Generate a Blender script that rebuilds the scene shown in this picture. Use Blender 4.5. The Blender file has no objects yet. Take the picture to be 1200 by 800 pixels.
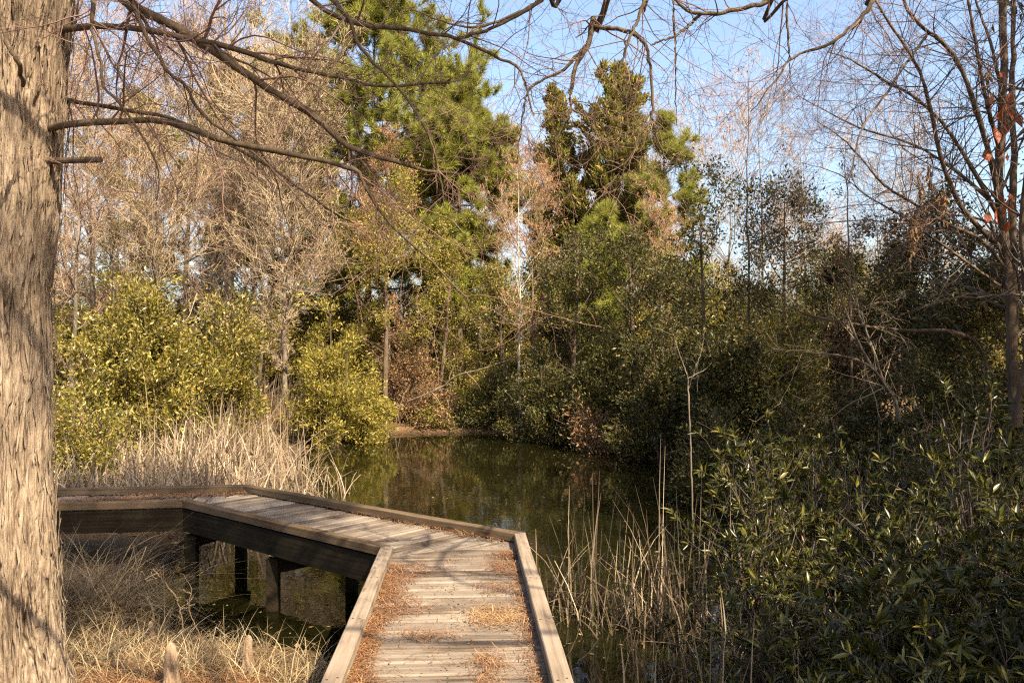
import bpy, math, random
import numpy as np
from math import radians as R_

# ------------------------------------------------------------------ camera, sky, sun, exposure
SC = bpy.context.scene
COL = SC.collection
CAM_Z = 2.45
FPX = 1000.0          # focal length in pixels of the 1200 px wide photograph
HOR = 408.0           # row of the horizon
cam_d = bpy.data.cameras.new('camera')
cam_d.sensor_width = 36.0
cam_d.lens = 30.0
cam_d.clip_end = 3000
cam = bpy.data.objects.new('camera', cam_d)
cam.location = (0, 0, CAM_Z)
cam.rotation_euler = (R_(90.46), 0, 0)
COL.objects.link(cam)
SC.camera = cam

SUN_EL = 44.0
SUN_AZ = (0.60, -0.80)                     # horizontal direction towards the sun
w = bpy.data.worlds.new('World')
SC.world = w
w.use_nodes = True
wn = w.node_tree.nodes
sky = wn.new('ShaderNodeTexSky')
sky.sky_type = 'NISHITA'
sky.sun_disc = False
sky.sun_elevation = R_(SUN_EL)
sky.sun_rotation = math.atan2(SUN_AZ[0], SUN_AZ[1])
sky.air_density = 1.0
sky.dust_density = 3.5
sky.ozone_density = 1.2
bg = wn['Background']
bg.inputs['Strength'].default_value = 0.092
w.node_tree.links.new(sky.outputs[0], bg.inputs['Color'])

sun_d = bpy.data.lights.new('sun', 'SUN')
sun_d.energy = 5.0
sun_d.angle = R_(0.53)
sun_d.color = (1.0, 0.87, 0.66)
sun = bpy.data.objects.new('sun', sun_d)
ce = math.cos(R_(SUN_EL))
from mathutils import Vector
sun.rotation_euler = Vector((SUN_AZ[0] * ce, SUN_AZ[1] * ce, math.sin(R_(SUN_EL)))).to_track_quat('Z', 'Y').to_euler()
sun.location = (20, -15, 30)
COL.objects.link(sun)

SC.view_settings.view_transform = 'Standard'
SC.view_settings.look = 'None'
SC.view_settings.gamma = 1.0
SC.view_settings.exposure = 1.95
SC.cycles.max_bounces = 6
SC.cycles.diffuse_bounces = 3
SC.cycles.glossy_bounces = 3
SC.cycles.transmission_bounces = 2
SC.cycles.use_denoising = False
SC.cycles.filter_width = 1.2
SC.cycles.sample_clamp_indirect = 4.0


# ------------------------------------------------------------------ mesh helpers
def make_mesh(name, V, faces, mat, smooth=False, uv=None):
    """V (n,3); faces: list of (m,k) index arrays; uv: matching list of (m,k,2)"""
    me = bpy.data.meshes.new(name)
    V = np.asarray(V, dtype=np.float32)
    me.vertices.add(len(V))
    me.vertices.foreach_set('co', V.ravel())
    loops = np.concatenate([np.asarray(f, dtype=np.int32).ravel() for f in faces])
    tot = np.concatenate([np.full(len(f), f.shape[1], dtype=np.int32) for f in faces])
    start = np.concatenate([[0], np.cumsum(tot)[:-1]]).astype(np.int32)
    me.loops.add(len(loops))
    me.loops.foreach_set('vertex_index', loops)
    me.polygons.add(len(tot))
    me.polygons.foreach_set('loop_start', start)
    try:
        me.polygons.foreach_set('loop_total', tot)
    except Exception:
        pass
    me.polygons.foreach_set('use_smooth', np.full(len(tot), bool(smooth)))
    if uv is not None:
        l = me.uv_layers.new(name='UVMap')
        l.data.foreach_set('uv', np.concatenate([u.ravel() for u in uv]).astype(np.float32))
    me.update(calc_edges=True)
    me.validate()
    if mat:
        me.materials.append(mat)
    return me

class MB:
    def __init__(s):
        s.V, s.F, s.U, s.n = [], [], [], 0
        s.uv = False
    def add(s, V, F, U=None):
        V = np.asarray(V, dtype=np.float64).reshape(-1, 3)
        if not isinstance(F, list):
            F = [F]
        for i, f in enumerate(F):
            s.F.append(np.asarray(f, dtype=np.int64) + s.n)
            if U is not None:
                s.uv = True
                s.U.append(np.asarray(U[i]))
        s.V.append(V)
        s.n += len(V)
        return s
    def build(s, name, mat, parent=None, origin=(0, 0, 0), smooth=False):
        V = np.concatenate(s.V) - np.asarray(origin)
        me = make_mesh(name, V, s.F, mat, smooth, s.U if s.uv else None)
        o = bpy.data.objects.new(name, me)
        COL.objects.link(o)
        if parent is not None:
            o.parent = parent
        else:
            o.location = origin
        return o

def tag(o, label=None, cat=None, group=None, kind=None):
    if label: o['label'] = label
    if cat: o['category'] = cat
    if group: o['group'] = group
    if kind: o['kind'] = kind
    return o

def empty(name, loc, label=None, cat=None, group=None):
    o = bpy.data.objects.new(name, None)
    o.empty_display_size = 0.2
    o.location = loc
    COL.objects.link(o)
    return tag(o, label, cat, group)

def nrm(a):
    return a / np.maximum(np.linalg.norm(a, axis=-1, keepdims=True), 1e-9)

def tubes(mb, P, R, S=4):
    P = np.asarray(P, dtype=np.float64); R = np.asarray(R, dtype=np.float64)
    if P.ndim == 2: P = P[None]; R = R[None]
    N, K = P.shape[:2]
    T = nrm(np.gradient(P, axis=1))
    m = nrm(P[:, -1] - P[:, 0])
    ref = np.where(np.abs(m[:, 2:3]) < 0.8, np.array([[0, 0, 1.0]]), np.array([[1.0, 0, 0]]))[:, None]
    U = nrm(np.cross(T, np.broadcast_to(ref, T.shape)))
    W = np.cross(T, U)
    a = np.arange(S) / S * 2 * np.pi
    ring = P[:, :, None] + R[:, :, None, None] * (np.cos(a)[None, None, :, None] * U[:, :, None] + np.sin(a)[None, None, :, None] * W[:, :, None])
    V = ring.reshape(-1, 3)
    n = np.arange(N)[:, None, None] * K * S
    k = np.arange(K - 1)[None, :, None] * S
    s = np.arange(S)[None, None, :]
    s2 = (s + 1) % S
    q = np.stack([n + k + s, n + k + s2, n + k + S + s2, n + k + S + s], -1).reshape(-1, 4)
    mb.add(V, q)
    return mb

def interp(P, idx, t):
    K = P.shape[1]
    f = np.clip(t, 0, .9999) * (K - 1)
    i = np.floor(f).astype(int)
    fr = (f - i)
    if P.ndim == 3:
        return P[idx, i] * (1 - fr)[:, None] + P[idx, i + 1] * fr[:, None], nrm(P[idx, i + 1] - P[idx, i])
    return P[idx, i] * (1 - fr) + P[idx, i + 1] * fr

def plen(P):
    return np.linalg.norm(np.diff(P, axis=1), axis=2).sum(1)

def march(rng, base, d, L, K, wob, up):
    """grow polylines from base along d"""
    N = len(base)
    P = np.zeros((N, K, 3)); P[:, 0] = base
    d = nrm(d)
    for k in range(1, K):
        P[:, k] = P[:, k - 1] + d * (L / (K - 1))[:, None]
        d = nrm(d + rng.normal(0, wob, (N, 3)) + np.array([0, 0, up]))
    return P

def kids(rng, P, R, n, t=(.25, 1), ang=(30, 60), lr=(.3, .6), K=5, wob=.15, up=0., r0=.6, rt=.35, labs=None, rmin=.0015):
    N = len(P)
    idx = np.repeat(np.arange(N), n)
    M = len(idx)
    tt = rng.uniform(t[0], t[1], M)
    base, tang = interp(P, idx, tt)
    rad = interp(R, idx, tt)
    a = np.radians(rng.uniform(ang[0], ang[1], M))
    perp = nrm(np.cross(tang, rng.normal(0, 1, (M, 3))))
    d = np.cos(a)[:, None] * tang + np.sin(a)[:, None] * perp
    d[:, 2] += up
    if labs is None:
        L = plen(P)[idx] * rng.uniform(lr[0], lr[1], M) * (1.2 - .6 * tt)
    else:
        L = rng.uniform(labs[0], labs[1], M)
    Q = march(rng, base, d, L, K, wob, up * .3)
    r = np.maximum(rad * r0, rmin)
    RR = np.maximum(r[:, None] * np.linspace(1, rt, K)[None], rmin * .7)
    return Q, RR

def catmull(pts, K):
    P = np.asarray(pts, dtype=np.float64)
    P = np.vstack([2 * P[0] - P[1], P, 2 * P[-1] - P[-2]])
    seg = len(P) - 3
    out = []
    for u in np.linspace(0, seg - 1e-6, K):
        i = int(u); f = u - i
        p0, p1, p2, p3 = P[i:i + 4]
        out.append(.5 * (2 * p1 + (p2 - p0) * f + (2 * p0 - 5 * p1 + 4 * p2 - p3) * f * f + (3 * p1 - p0 - 3 * p2 + p3) * f ** 3))
    return np.array(out)

def on_lines(rng, P, M, t=(.2, 1)):
    w_ = plen(P) * (.12 + rng.gamma(1.0, 1.0, len(P))); idx = rng.choice(len(P), M, p=w_ / w_.sum())
    return interp(P, idx, rng.uniform(t[0], t[1], M))

def leaves(rng, mb, C, D, size, aspect=.4, fold=.25, flat=.1):
    """diamond leaves with a fold along the midrib. C centres(base), D axis"""
    M = len(C)
    D = nrm(D)
    s = size * rng.uniform(.4, 1.4, M)[:, None]
    nn = rng.normal(0, 1, (M, 3)); nn[:, 2] += flat * 2
    side = nrm(np.cross(D, nn)); n2 = np.cross(side, D)
    b = C; tip = C + D * s
    mid = C + D * s * .5
    w_ = s * aspect * .5
    l = mid + side * w_ + n2 * w_ * fold
    r = mid - side * w_ + n2 * w_ * fold
    V = np.stack([b, r, tip, l], 1).reshape(-1, 3)
    mb.add(V, np.arange(M * 4).reshape(M, 4))
    return mb

def needles(rng, mb, C, D, n, length, width, spread=.7):
    """tufts of thin triangles"""
    M = len(C) * n
    C2 = np.repeat(C, n, 0); D2 = np.repeat(nrm(D), n, 0)
    d = nrm(D2 + rng.normal(0, spread, (M, 3)))
    L = length * rng.uniform(.7, 1.15, M)[:, None]
    side = nrm(np.cross(d, rng.normal(0, 1, (M, 3)))) * width * .5
    V = np.stack([C2 - side, C2 + side, C2 + d * L], 1).reshape(-1, 3)
    mb.add(V, np.arange(M * 3).reshape(M, 3))
    return mb

def blades(rng, mb, base, h, width, lean=.3, K=5, kink=0.3, az=None, droop=False):
    """flat stems: lean over, some snapped"""
    M = len(base)
    h = np.broadcast_to(h, (M,)) * rng.uniform(.7, 1.15, M)
    a = rng.uniform(0, 2 * np.pi, M) if az is None else az + rng.normal(0, .6, M)
    ld = np.stack([np.cos(a), np.sin(a), np.zeros(M)], 1)
    ln = lean * rng.uniform(.45, 1.7, M) if droop else np.abs(rng.normal(0, lean, M))
    d = nrm(np.array([0, 0, 1.0]) + ld * ln[:, None] * .6)
    P = np.zeros((M, K, 3)); P[:, 0] = base
    brk = np.where(rng.random(M) < kink, rng.integers(1, K - 1, M), 99)
    for k in range(1, K):
        P[:, k] = P[:, k - 1] + d * (h / (K - 1))[:, None]
        d = nrm(d + ld * (ln * .5)[:, None] * np.array([1, 1, 0]) - np.array([0, 0, 1.]) * (ln * .18)[:, None] + rng.normal(0, .03, (M, 3)))
        b = brk == k
        if b.any():
            a2 = a[b] + rng.normal(0, .8, b.sum())
            d[b] = nrm(np.stack([np.cos(a2), np.sin(a2), rng.uniform(-1.1, .3, b.sum())], 1))
    P[:, :, 2] = np.maximum(P[:, :, 2], base[:, None, 2] - .05)
    ta = rng.uniform(0, np.pi, M)
    side = np.stack([np.cos(ta), np.sin(ta), np.zeros(M)], 1)
    wk = width * np.array([1, 1, .85, .6, .12])[:K] if K == 5 else width * np.linspace(1, .1, K)
    wv = rng.uniform(.6, 1.3, M)
    off = side[:, None] * (wk[None] * wv[:, None])[:, :, None] * .5
    V = np.stack([P - off, P + off], 2).reshape(-1, 3)
    n = np.arange(M)[:, None] * K * 2; k = np.arange(K - 1)[None] * 2
    q = np.stack([n + k, n + k + 1, n + k + 3, n + k + 2], -1).reshape(-1, 4)
    mb.add(V, q)
    return mb

def vnoise(x, y, seed, per=None):
    """smooth value noise"""
    rng = np.random.default_rng(seed)
    T = rng.random((256, 256))
    xi = np.floor(x).astype(int); yi = np.floor(y).astype(int)
    fx = x - xi; fy = y - yi
    fx = fx * fx * (3 - 2 * fx); fy = fy * fy * (3 - 2 * fy)
    if per: a0, a1 = xi % per, (xi + 1) % per
    else: a0, a1 = xi % 256, (xi + 1) % 256
    b0, b1 = yi % 256, (yi + 1) % 256
    return (T[a0, b0] * (1 - fx) + T[a1, b0] * fx) * (1 - fy) + (T[a0, b1] * (1 - fx) + T[a1, b1] * fx) * fy

# ------------------------------------------------------------------ materials
def new_mat(name):
    m = bpy.data.materials.new(name); m.use_nodes = True
    nt = m.node_tree
    return m, nt, nt.nodes, nt.links, nt.nodes['Principled BSDF']

def ramp(nodes, stops):
    r = nodes.new('ShaderNodeValToRGB')
    els = r.color_ramp.elements
    els[0].position, els[0].color = stops[0][0], (*stops[0][1], 1)
    els[1].position, els[1].color = stops[-1][0], (*stops[-1][1], 1)
    for p, c in stops[1:-1]:
        e = els.new(p); e.color = (*c, 1)
    return r

def leaf_mat(name, stops, rough=.45, trans=.35, spec=.5):
    m, nt, N, L, b = new_mat(name)
    g = N.new('ShaderNodeNewGeometry')
    r = ramp(N, stops)
    L.new(g.outputs['Random Per Island'], r.inputs[0])
    L.new(r.outputs[0], b.inputs['Base Color'])
    b.inputs['Roughness'].default_value = rough
    b.inputs['Specular IOR Level'].default_value = spec
    if trans > 0:
        t = N.new('ShaderNodeBsdfTranslucent')
        L.new(r.outputs[0], t.inputs['Color'])
        mx = N.new('ShaderNodeMixShader'); mx.inputs[0].default_value = trans
        L.new(b.outputs[0], mx.inputs[1]); L.new(t.outputs[0], mx.inputs[2])
        L.new(mx.outputs[0], N['Material Output'].inputs['Surface'])
    return m

def bark_mat(name, c1, c2, c3, scale=(14, 14, 2.5), bump=.6, rough=.85, dist=.02):
    m, nt, N, L, b = new_mat(name)
    tc = N.new('ShaderNodeTexCoord'); mp = N.new('ShaderNodeMapping')
    mp.inputs['Scale'].default_value = scale
    L.new(tc.outputs['Object'], mp.inputs['Vector'])
    n1 = N.new('ShaderNodeTexNoise'); n1.inputs['Scale'].default_value = 1.0; n1.inputs['Detail'].default_value = 6
    n1.inputs['Roughness'].default_value = .65
    L.new(mp.outputs[0], n1.inputs['Vector'])
    n2 = N.new('ShaderNodeTexNoise'); n2.inputs['Scale'].default_value = 1.7; n2.inputs['Detail'].default_value = 3
    L.new(tc.outputs['Object'], n2.inputs['Vector'])
    add = N.new('ShaderNodeMath'); add.operation = 'MULTIPLY_ADD'
    L.new(n2.outputs[0], add.inputs[0]); add.inputs[1].default_value = .5
    sub = N.new('ShaderNodeMath'); sub.operation = 'SUBTRACT'; sub.inputs[1].default_value = .25
    L.new(n1.outputs[0], sub.inputs[0]); L.new(sub.outputs[0], add.inputs[2])
    r = ramp(N, [(.3, c1), (.5, c2), (.72, c3)])
    L.new(add.outputs[0], r.inputs[0]); L.new(r.outputs[0], b.inputs['Base Color'])
    b.inputs['Roughness'].default_value = rough
    b.inputs['Specular IOR Level'].default_value = .25
    bp = N.new('ShaderNodeBump'); bp.inputs['Strength'].default_value = bump; bp.inputs['Distance'].default_value = dist
    L.new(n1.outputs[0], bp.inputs['Height']); L.new(bp.outputs[0], b.inputs['Normal'])
    return m

def wood_mat(name, c1, c2, c3):
    m, nt, N, L, b = new_mat(name)
    tc = N.new('ShaderNodeTexCoord'); mp = N.new('ShaderNodeMapping')
    mp.inputs['Scale'].default_value = (1.3, 30, 1)
    L.new(tc.outputs['UV'], mp.inputs['Vector'])
    n1 = N.new('ShaderNodeTexNoise'); n1.inputs['Scale'].default_value = 1; n1.inputs['Detail'].default_value = 7
    n1.inputs['Roughness'].default_value = .6; n1.inputs['Distortion'].default_value = .6
    L.new(mp.outputs[0], n1.inputs['Vector'])
    g = N.new('ShaderNodeNewGeometry')
    n2 = N.new('ShaderNodeTexNoise'); n2.inputs['Scale'].default_value = 3.2; n2.inputs['Detail'].default_value = 5
    L.new(tc.outputs['Object'], n2.inputs['Vector'])
    s = N.new('ShaderNodeMath'); s.operation = 'MULTIPLY_ADD'; s.inputs[1].default_value = .34
    L.new(g.outputs['Random Per Island'], s.inputs[0])
    s2 = N.new('ShaderNodeMath'); s2.operation = 'MULTIPLY_ADD'; s2.inputs[1].default_value = .6; s2.inputs[2].default_value = -.47
    L.new(n2.outputs[0], s2.inputs[0])
    s3 = N.new('ShaderNodeMath'); s3.operation = 'ADD'
    L.new(n1.outputs[0], s3.inputs[0]); L.new(s2.outputs[0], s3.inputs[1]); L.new(s3.outputs[0], s.inputs[2])
    r = ramp(N, [(.28, c1), (.5, c2), (.75, c3)])
    L.new(s.outputs[0], r.inputs[0])
    # grain cracks and knots
    vo = N.new('ShaderNodeTexVoronoi'); vo.inputs['Scale'].default_value = 1
    mp2 = N.new('ShaderNodeMapping'); mp2.inputs['Scale'].default_value = (2.2, 9, 1)
    L.new(tc.outputs['UV'], mp2.inputs['Vector']); L.new(mp2.outputs[0], vo.inputs['Vector'])
    kr = ramp(N, [(.0, (.25, .2, .16)), (.10, (.55, .48, .4)), (.16, (1, 1, 1))])
    L.new(vo.outputs['Distance'], kr.inputs[0])
    mx = N.new('ShaderNodeMix'); mx.data_type = 'RGBA'; mx.blend_type = 'MULTIPLY'; mx.inputs[0].default_value = .75
    L.new(r.outputs[0], mx.inputs[6]); L.new(kr.outputs[0], mx.inputs[7])
    L.new(mx.outputs[2], b.inputs['Base Color'])
    b.inputs['Roughness'].default_value = .8
    b.inputs['Specular IOR Level'].default_value = .1
    bp = N.new('ShaderNodeBump'); bp.inputs['Strength'].default_value = .5; bp.inputs['Distance'].default_value = .004
    L.new(n1.outputs[0], bp.inputs['Height']); L.new(bp.outputs[0], b.inputs['Normal'])
    return m

M = {}
M['cyp_bark'] = bark_mat('cypress_bark', (0.03655, 0.02193, 0.01243), (0.1827, 0.1316, 0.08626), (0.3216, 0.2449, 0.1717), (42, 42, 4.5), 1.0, .9, .03)
M['cyp_twig'] = bark_mat('cypress_limb_bark', (0.024, 0.0152, 0.0072), (0.06, 0.04, 0.0208), (0.112, 0.08, 0.0464), (30, 30, 8), .5)
M['twig_red'] = leaf_mat('red_brown_twig', [(0, (.075, .035, .022)), (1, (.16, .085, .055))], .7, 0)
M['twig_pink'] = leaf_mat('pinkish_twig', [(0, (0.1224, 0.07268, 0.04208)), (1, (0.2601, 0.1683, 0.1033))], .75, 0)
M['twig_tan'] = leaf_mat('tan_twig', [(0, (0.13, 0.08798, 0.0459)), (1, (0.2907, 0.2142, 0.1263))], .75, 0)
M['twig_dark'] = leaf_mat('dark_twig', [(0, (0.032, 0.0208, 0.012)), (1, (0.072, 0.048, 0.032))], .75, 0)
M['bark_grey'] = bark_mat('grey_bark', (0.045, 0.0342, 0.0234), (0.099, 0.0774, 0.054), (0.18, 0.144, 0.1035), (16, 16, 4))
M['bark_pale'] = bark_mat('pale_bark', (0.154, 0.126, 0.098), (0.28, 0.238, 0.189), (0.385, 0.336, 0.28), (20, 20, 6), .3)
M['bark_dark'] = bark_mat('dark_bark', (.03, .02, .012), (.075, .05, .03), (.13, .09, .06), (14, 14, 3))
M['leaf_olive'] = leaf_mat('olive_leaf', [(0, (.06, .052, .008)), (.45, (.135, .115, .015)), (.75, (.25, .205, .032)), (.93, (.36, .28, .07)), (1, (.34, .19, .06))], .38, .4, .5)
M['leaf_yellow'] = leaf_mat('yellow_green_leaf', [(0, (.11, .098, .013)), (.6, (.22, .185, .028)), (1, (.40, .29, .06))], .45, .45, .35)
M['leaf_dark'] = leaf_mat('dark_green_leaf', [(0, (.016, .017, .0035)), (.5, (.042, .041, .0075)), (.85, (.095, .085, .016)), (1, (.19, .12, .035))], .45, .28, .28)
M['leaf_pine'] = leaf_mat('pine_needle', [(0, (.085, .10, .014)), (.6, (.215, .225, .03)), (1, (.38, .35, .07))], .5, .4, .25)
M['leaf_cedar'] = leaf_mat('cedar_spray', [(0, (.055, .057, .011)), (.6, (.14, .13, .022)), (1, (.26, .19, .04))], .6, .3, .15)
M['leaf_rust'] = leaf_mat('rust_bud', [(0, (.2, .08, .03)), (1, (.42, .21, .08))], .7, .35)
M['leaf_brown'] = leaf_mat('dead_leaf', [(0, (.08, .04, .015)), (.6, (.17, .09, .032)), (1, (.30, .18, .07))], .6, .3)
M['leaf_orange'] = leaf_mat('orange_leaf', [(0, (.28, .05, .012)), (1, (.42, .12, .03))], .5, .5)
M['leaf_lance'] = leaf_mat('lance_leaf', [(0, (.015, .016, .003)), (.5, (.038, .038, .006)), (.85, (.085, .08, .012)), (1, (.18, .14, .028))], .33, .3, .35)
M['reed'] = leaf_mat('dead_reed', [(0, (0.088, 0.05456, 0.02992)), (.6, (0.22, 0.154, 0.0924)), (1, (0.3696, 0.2904, 0.1936))], .6, .2)
M['reed_brown'] = leaf_mat('brown_reed', [(0, (0.04488, 0.02693, 0.01197)), (.6, (0.1084, 0.07106, 0.03441)), (1, (0.2543, 0.187, 0.1122))], .6, .2)
M['straw'] = leaf_mat('dry_grass', [(0, (0.114, 0.076, 0.03325)), (.6, (0.247, 0.1805, 0.09025)), (1, (0.399, 0.3135, 0.1805))], .6, .25)
M['straw_dull'] = leaf_mat('matted_grass', [(0, (.08, .05, .022)), (.6, (.18, .122, .055)), (1, (.28, .2, .10))], .65, .25)
M['grass_green'] = leaf_mat('sparse_green_grass', [(0, (.04, .05, .012)), (1, (.10, .10, .03))], .5, .3)
M['needle'] = leaf_mat('fallen_needle', [(0, (.075, .03, .012)), (.6, (.19, .085, .03)), (1, (.34, .185, .08))], .65, .15)
M['needle_dry'] = leaf_mat('tan_fallen_needle', [(0, (.16, .08, .03)), (.6, (.30, .17, .07)), (1, (.42, .27, .13))], .65, .15)
M['deck'] = wood_mat('weathered_plank', (0.05171, 0.0365, 0.02555), (0.1217, 0.0943, 0.06997), (0.1947, 0.1582, 0.1217))
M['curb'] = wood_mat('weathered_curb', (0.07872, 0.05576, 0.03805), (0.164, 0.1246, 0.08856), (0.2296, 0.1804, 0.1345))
M['curb_dark'] = wood_mat('shaded_curb', (0.03825, 0.02423, 0.01275), (0.0765, 0.051, 0.02869), (0.1211, 0.08288, 0.051))  # darker copy of the curb wood, shade of the far runs put into its colour
M['beam'] = wood_mat('shaded_beam', (0.0044, 0.00308, 0.00154), (0.01056, 0.00748, 0.00352), (0.022, 0.01584, 0.00792))  # near-black tone: shade on fascia and posts painted into the wood
M['knee'] = bark_mat('knee_bark', (0.0896, 0.0544, 0.032), (0.1792, 0.1216, 0.0768), (0.2688, 0.1984, 0.1344), (30, 30, 9), .7)
M['debris'] = leaf_mat('floating_leaf', [(0, (.07, .04, .015)), (.6, (.16, .10, .035)), (1, (.3, .22, .1))], .5, 0)

# ------------------------------------------------------------------ ground and pond
POND = np.array([(-.75, -3), (-1.05, 4.0), (-1.2, 5.6), (-1.7, 6.7), (-3.0, 7.4), (-3.7, 8.6), (-3.9, 10.2), (-4.2, 13), (-4.6, 17),
                 (-5.2, 21.5), (-3.6, 24.2), (-1, 24.8), (1.6, 23.6), (3.2, 20.4), (4.4, 17.2), (6.0, 14.5), (6.2, 11), (5.6, 8.4), (6.5, 6), (6.5, 2), (6, -3)])
def pond_sdf(x, y):
    """signed distance to the pond edge, negative inside"""
    x = np.asarray(x, float); y = np.asarray(y, float)
    d = np.full(x.shape, 1e9); inside = np.zeros(x.shape, bool)
    n = len(POND)
    for i in range(n):
        a = POND[i]; b = POND[(i + 1) % n]
        e = b - a
        t = np.clip(((x - a[0]) * e[0] + (y - a[1]) * e[1]) / (e @ e), 0, 1)
        d = np.minimum(d, np.hypot(x - a[0] - t * e[0], y - a[1] - t * e[1]))
        c = ((a[1] > y) != (b[1] > y)) & (x < (b[0] - a[0]) * (y - a[1]) / (b[1] - a[1] + 1e-12) + a[0])
        inside ^= c
    return np.where(inside, -d, d)
def gz(x, y):
    x = np.asarray(x, float); y = np.asarray(y, float)
    d = pond_sdf(x, y)
    d = d + (vnoise(x * 1.3 + 50, y * 1.3 + 50, 5) - .5) * .5
    bank = .26 * (1 - np.exp(-np.maximum(d, 0) / .8)) + .5 * (1 - np.exp(-np.maximum(d - 1, 0) / 9))
    z = np.where(d < 0, -.4 * (1 - np.exp(d / .7)), bank)
    z = z + ((vnoise(x * .9 + 20, y * .9 + 20, 6) - .5) * .12 + (vnoise(x * 4 + 9, y * 4 + 9, 7) - .5) * .04) * np.clip(d + .3, 0, 1)
    near = np.hypot(x + 2.2, y - 5)
    return z + .06 * np.exp(-(near / 2.0) ** 2)

u = np.linspace(-1, 1, 361)
gxs = np.sign(u) * (np.abs(u) * 16 + np.abs(u) ** 6 * 900)
gys = gxs + 9
X, Y = np.meshgrid(gxs, gys, indexing='ij')
Z = gz(X, Y)
n = len(gxs)
ii, jj = np.meshgrid(np.arange(n - 1), np.arange(n - 1), indexing='ij')
q = np.stack([ii * n + jj, (ii + 1) * n + jj, (ii + 1) * n + jj + 1, ii * n + jj + 1], -1).reshape(-1, 4)

def ground_mat():
    m, nt, N, L, b = new_mat('forest_floor')
    tc = N.new('ShaderNodeTexCoord')
    n1 = N.new('ShaderNodeTexNoise'); n1.inputs['Scale'].default_value = .9; n1.inputs['Detail'].default_value = 4
    n2 = N.new('ShaderNodeTexNoise'); n2.inputs['Scale'].default_value = 34; n2.inputs['Detail'].default_value = 6; n2.inputs['Roughness'].default_value = .75
    L.new(tc.outputs['Object'], n1.inputs['Vector']); L.new(tc.outputs['Object'], n2.inputs['Vector'])
    r1 = ramp(N, [(.25, (.05, .03, .016)), (.5, (.14, .075, .035)), (.75, (.28, .18, .09))])
    r2 = ramp(N, [(.25, (.045, .032, .018)), (.55, (.12, .085, .045)), (.8, (.24, .18, .10))])
    L.new(n2.outputs[0], r1.inputs[0]); L.new(n2.outputs[0], r2.inputs[0])
    mx = N.new('ShaderNodeMix'); mx.data_type = 'RGBA'
    fr = ramp(N, [(.42, (0, 0, 0)), (.58, (1, 1, 1))])
    L.new(n1.outputs[0], fr.inputs[0]); L.new(fr.outputs[0], mx.inputs[0])
    L.new(r1.outputs[0], mx.inputs[6]); L.new(r2.outputs[0], mx.inputs[7])
    # wet dark mud close to and below the water line
    sx = N.new('ShaderNodeSeparateXYZ'); L.new(tc.outputs['Object'], sx.inputs[0])
    mr = N.new('ShaderNodeMapRange'); mr.inputs[1].default_value = -.02; mr.inputs[2].default_value = .14
    L.new(sx.outputs[2], mr.inputs[0])
    mx2 = N.new('ShaderNodeMix'); mx2.data_type = 'RGBA'
    L.new(mr.outputs[0], mx2.inputs[0]); mx2.inputs[6].default_value = (.018, .013, .008, 1); L.new(mx.outputs[2], mx2.inputs[7])
    L.new(mx2.outputs[2], b.inputs['Base Color'])
    b.inputs['Roughness'].default_value = .95; b.inputs['Specular IOR Level'].default_value = .1
    bp = N.new('ShaderNodeBump'); bp.inputs['Strength'].default_value = .8; bp.inputs['Distance'].default_value = .04
    L.new(n2.outputs[0], bp.inputs['Height']); L.new(bp.outputs[0], b.inputs['Normal'])
    return m
g = MB().add(np.stack([X, Y, Z], -1).reshape(-1, 3), q).build('ground', ground_mat(), smooth=True)
tag(g, kind='structure')

def water_mat():
    m, nt, N, L, b = new_mat('pond_water')
    b.inputs['Base Color'].default_value = (.006, .0055, .0015, 1)
    b.inputs['Roughness'].default_value = .03
    b.inputs['IOR'].default_value = 1.33
    b.inputs['Specular IOR Level'].default_value = .5
    tc = N.new('ShaderNodeTexCoord'); mp = N.new('ShaderNodeMapping'); mp.inputs['Scale'].default_value = (1, .6, 1)
    L.new(tc.outputs['Object'], mp.inputs['Vector'])
    n1 = N.new('ShaderNodeTexNoise'); n1.inputs['Scale'].default_value = 5; n1.inputs['Detail'].default_value = 3
    L.new(mp.outputs[0], n1.inputs['Vector'])
    bp = N.new('ShaderNodeBump'); bp.inputs['Strength'].default_value = .12; bp.inputs['Distance'].default_value = .02
    L.new(n1.outputs[0], bp.inputs['Height']); L.new(bp.outputs[0], b.inputs['Normal'])
    return m
wx = np.linspace(-7, 8, 16); wy = np.linspace(-4, 27, 32)
X, Y = np.meshgrid(wx, wy, indexing='ij')
ii, jj = np.meshgrid(np.arange(15), np.arange(31), indexing='ij')
q = np.stack([ii * 32 + jj, (ii + 1) * 32 + jj, (ii + 1) * 32 + jj + 1, ii * 32 + jj + 1], -1).reshape(-1, 4)
pond = MB().add(np.stack([X, Y, X * 0], -1).reshape(-1, 3), q).build('pond_water', water_mat())
tag(pond, kind='structure')

def at(px, d):
    return (px - 600) / FPX * d
def zt(py, d):
    return CAM_Z + (HOR - py) / FPX * d
def pt(px, py, d):
    return np.array([at(px, d), d, zt(py, d)])

# ------------------------------------------------------------------ boardwalk
DZ = .765; CT = .85
def hp(px, py, z=CT):
    d = (CAM_Z - z) * FPX / (py - HOR)
    return np.array([(px - 600) / FPX * d, d])
L1 = hp(446, 640); R1 = hp(616, 623); L2 = hp(214, 586); R2 = hp(292, 567)
Ls = hp(375, 800); Rs = hp(677, 800)
L0 = Ls + (Ls - L1) / np.linalg.norm(Ls - L1) * 6.5
R0 = np.array([Rs[0] + (Ls - L1)[0] / (Ls - L1)[1] * (L0[1] - Rs[1]), L0[1]])
L3 = np.array([-9.5, 8.15]); R3 = np.array([-9.5, 9.33])

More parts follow.
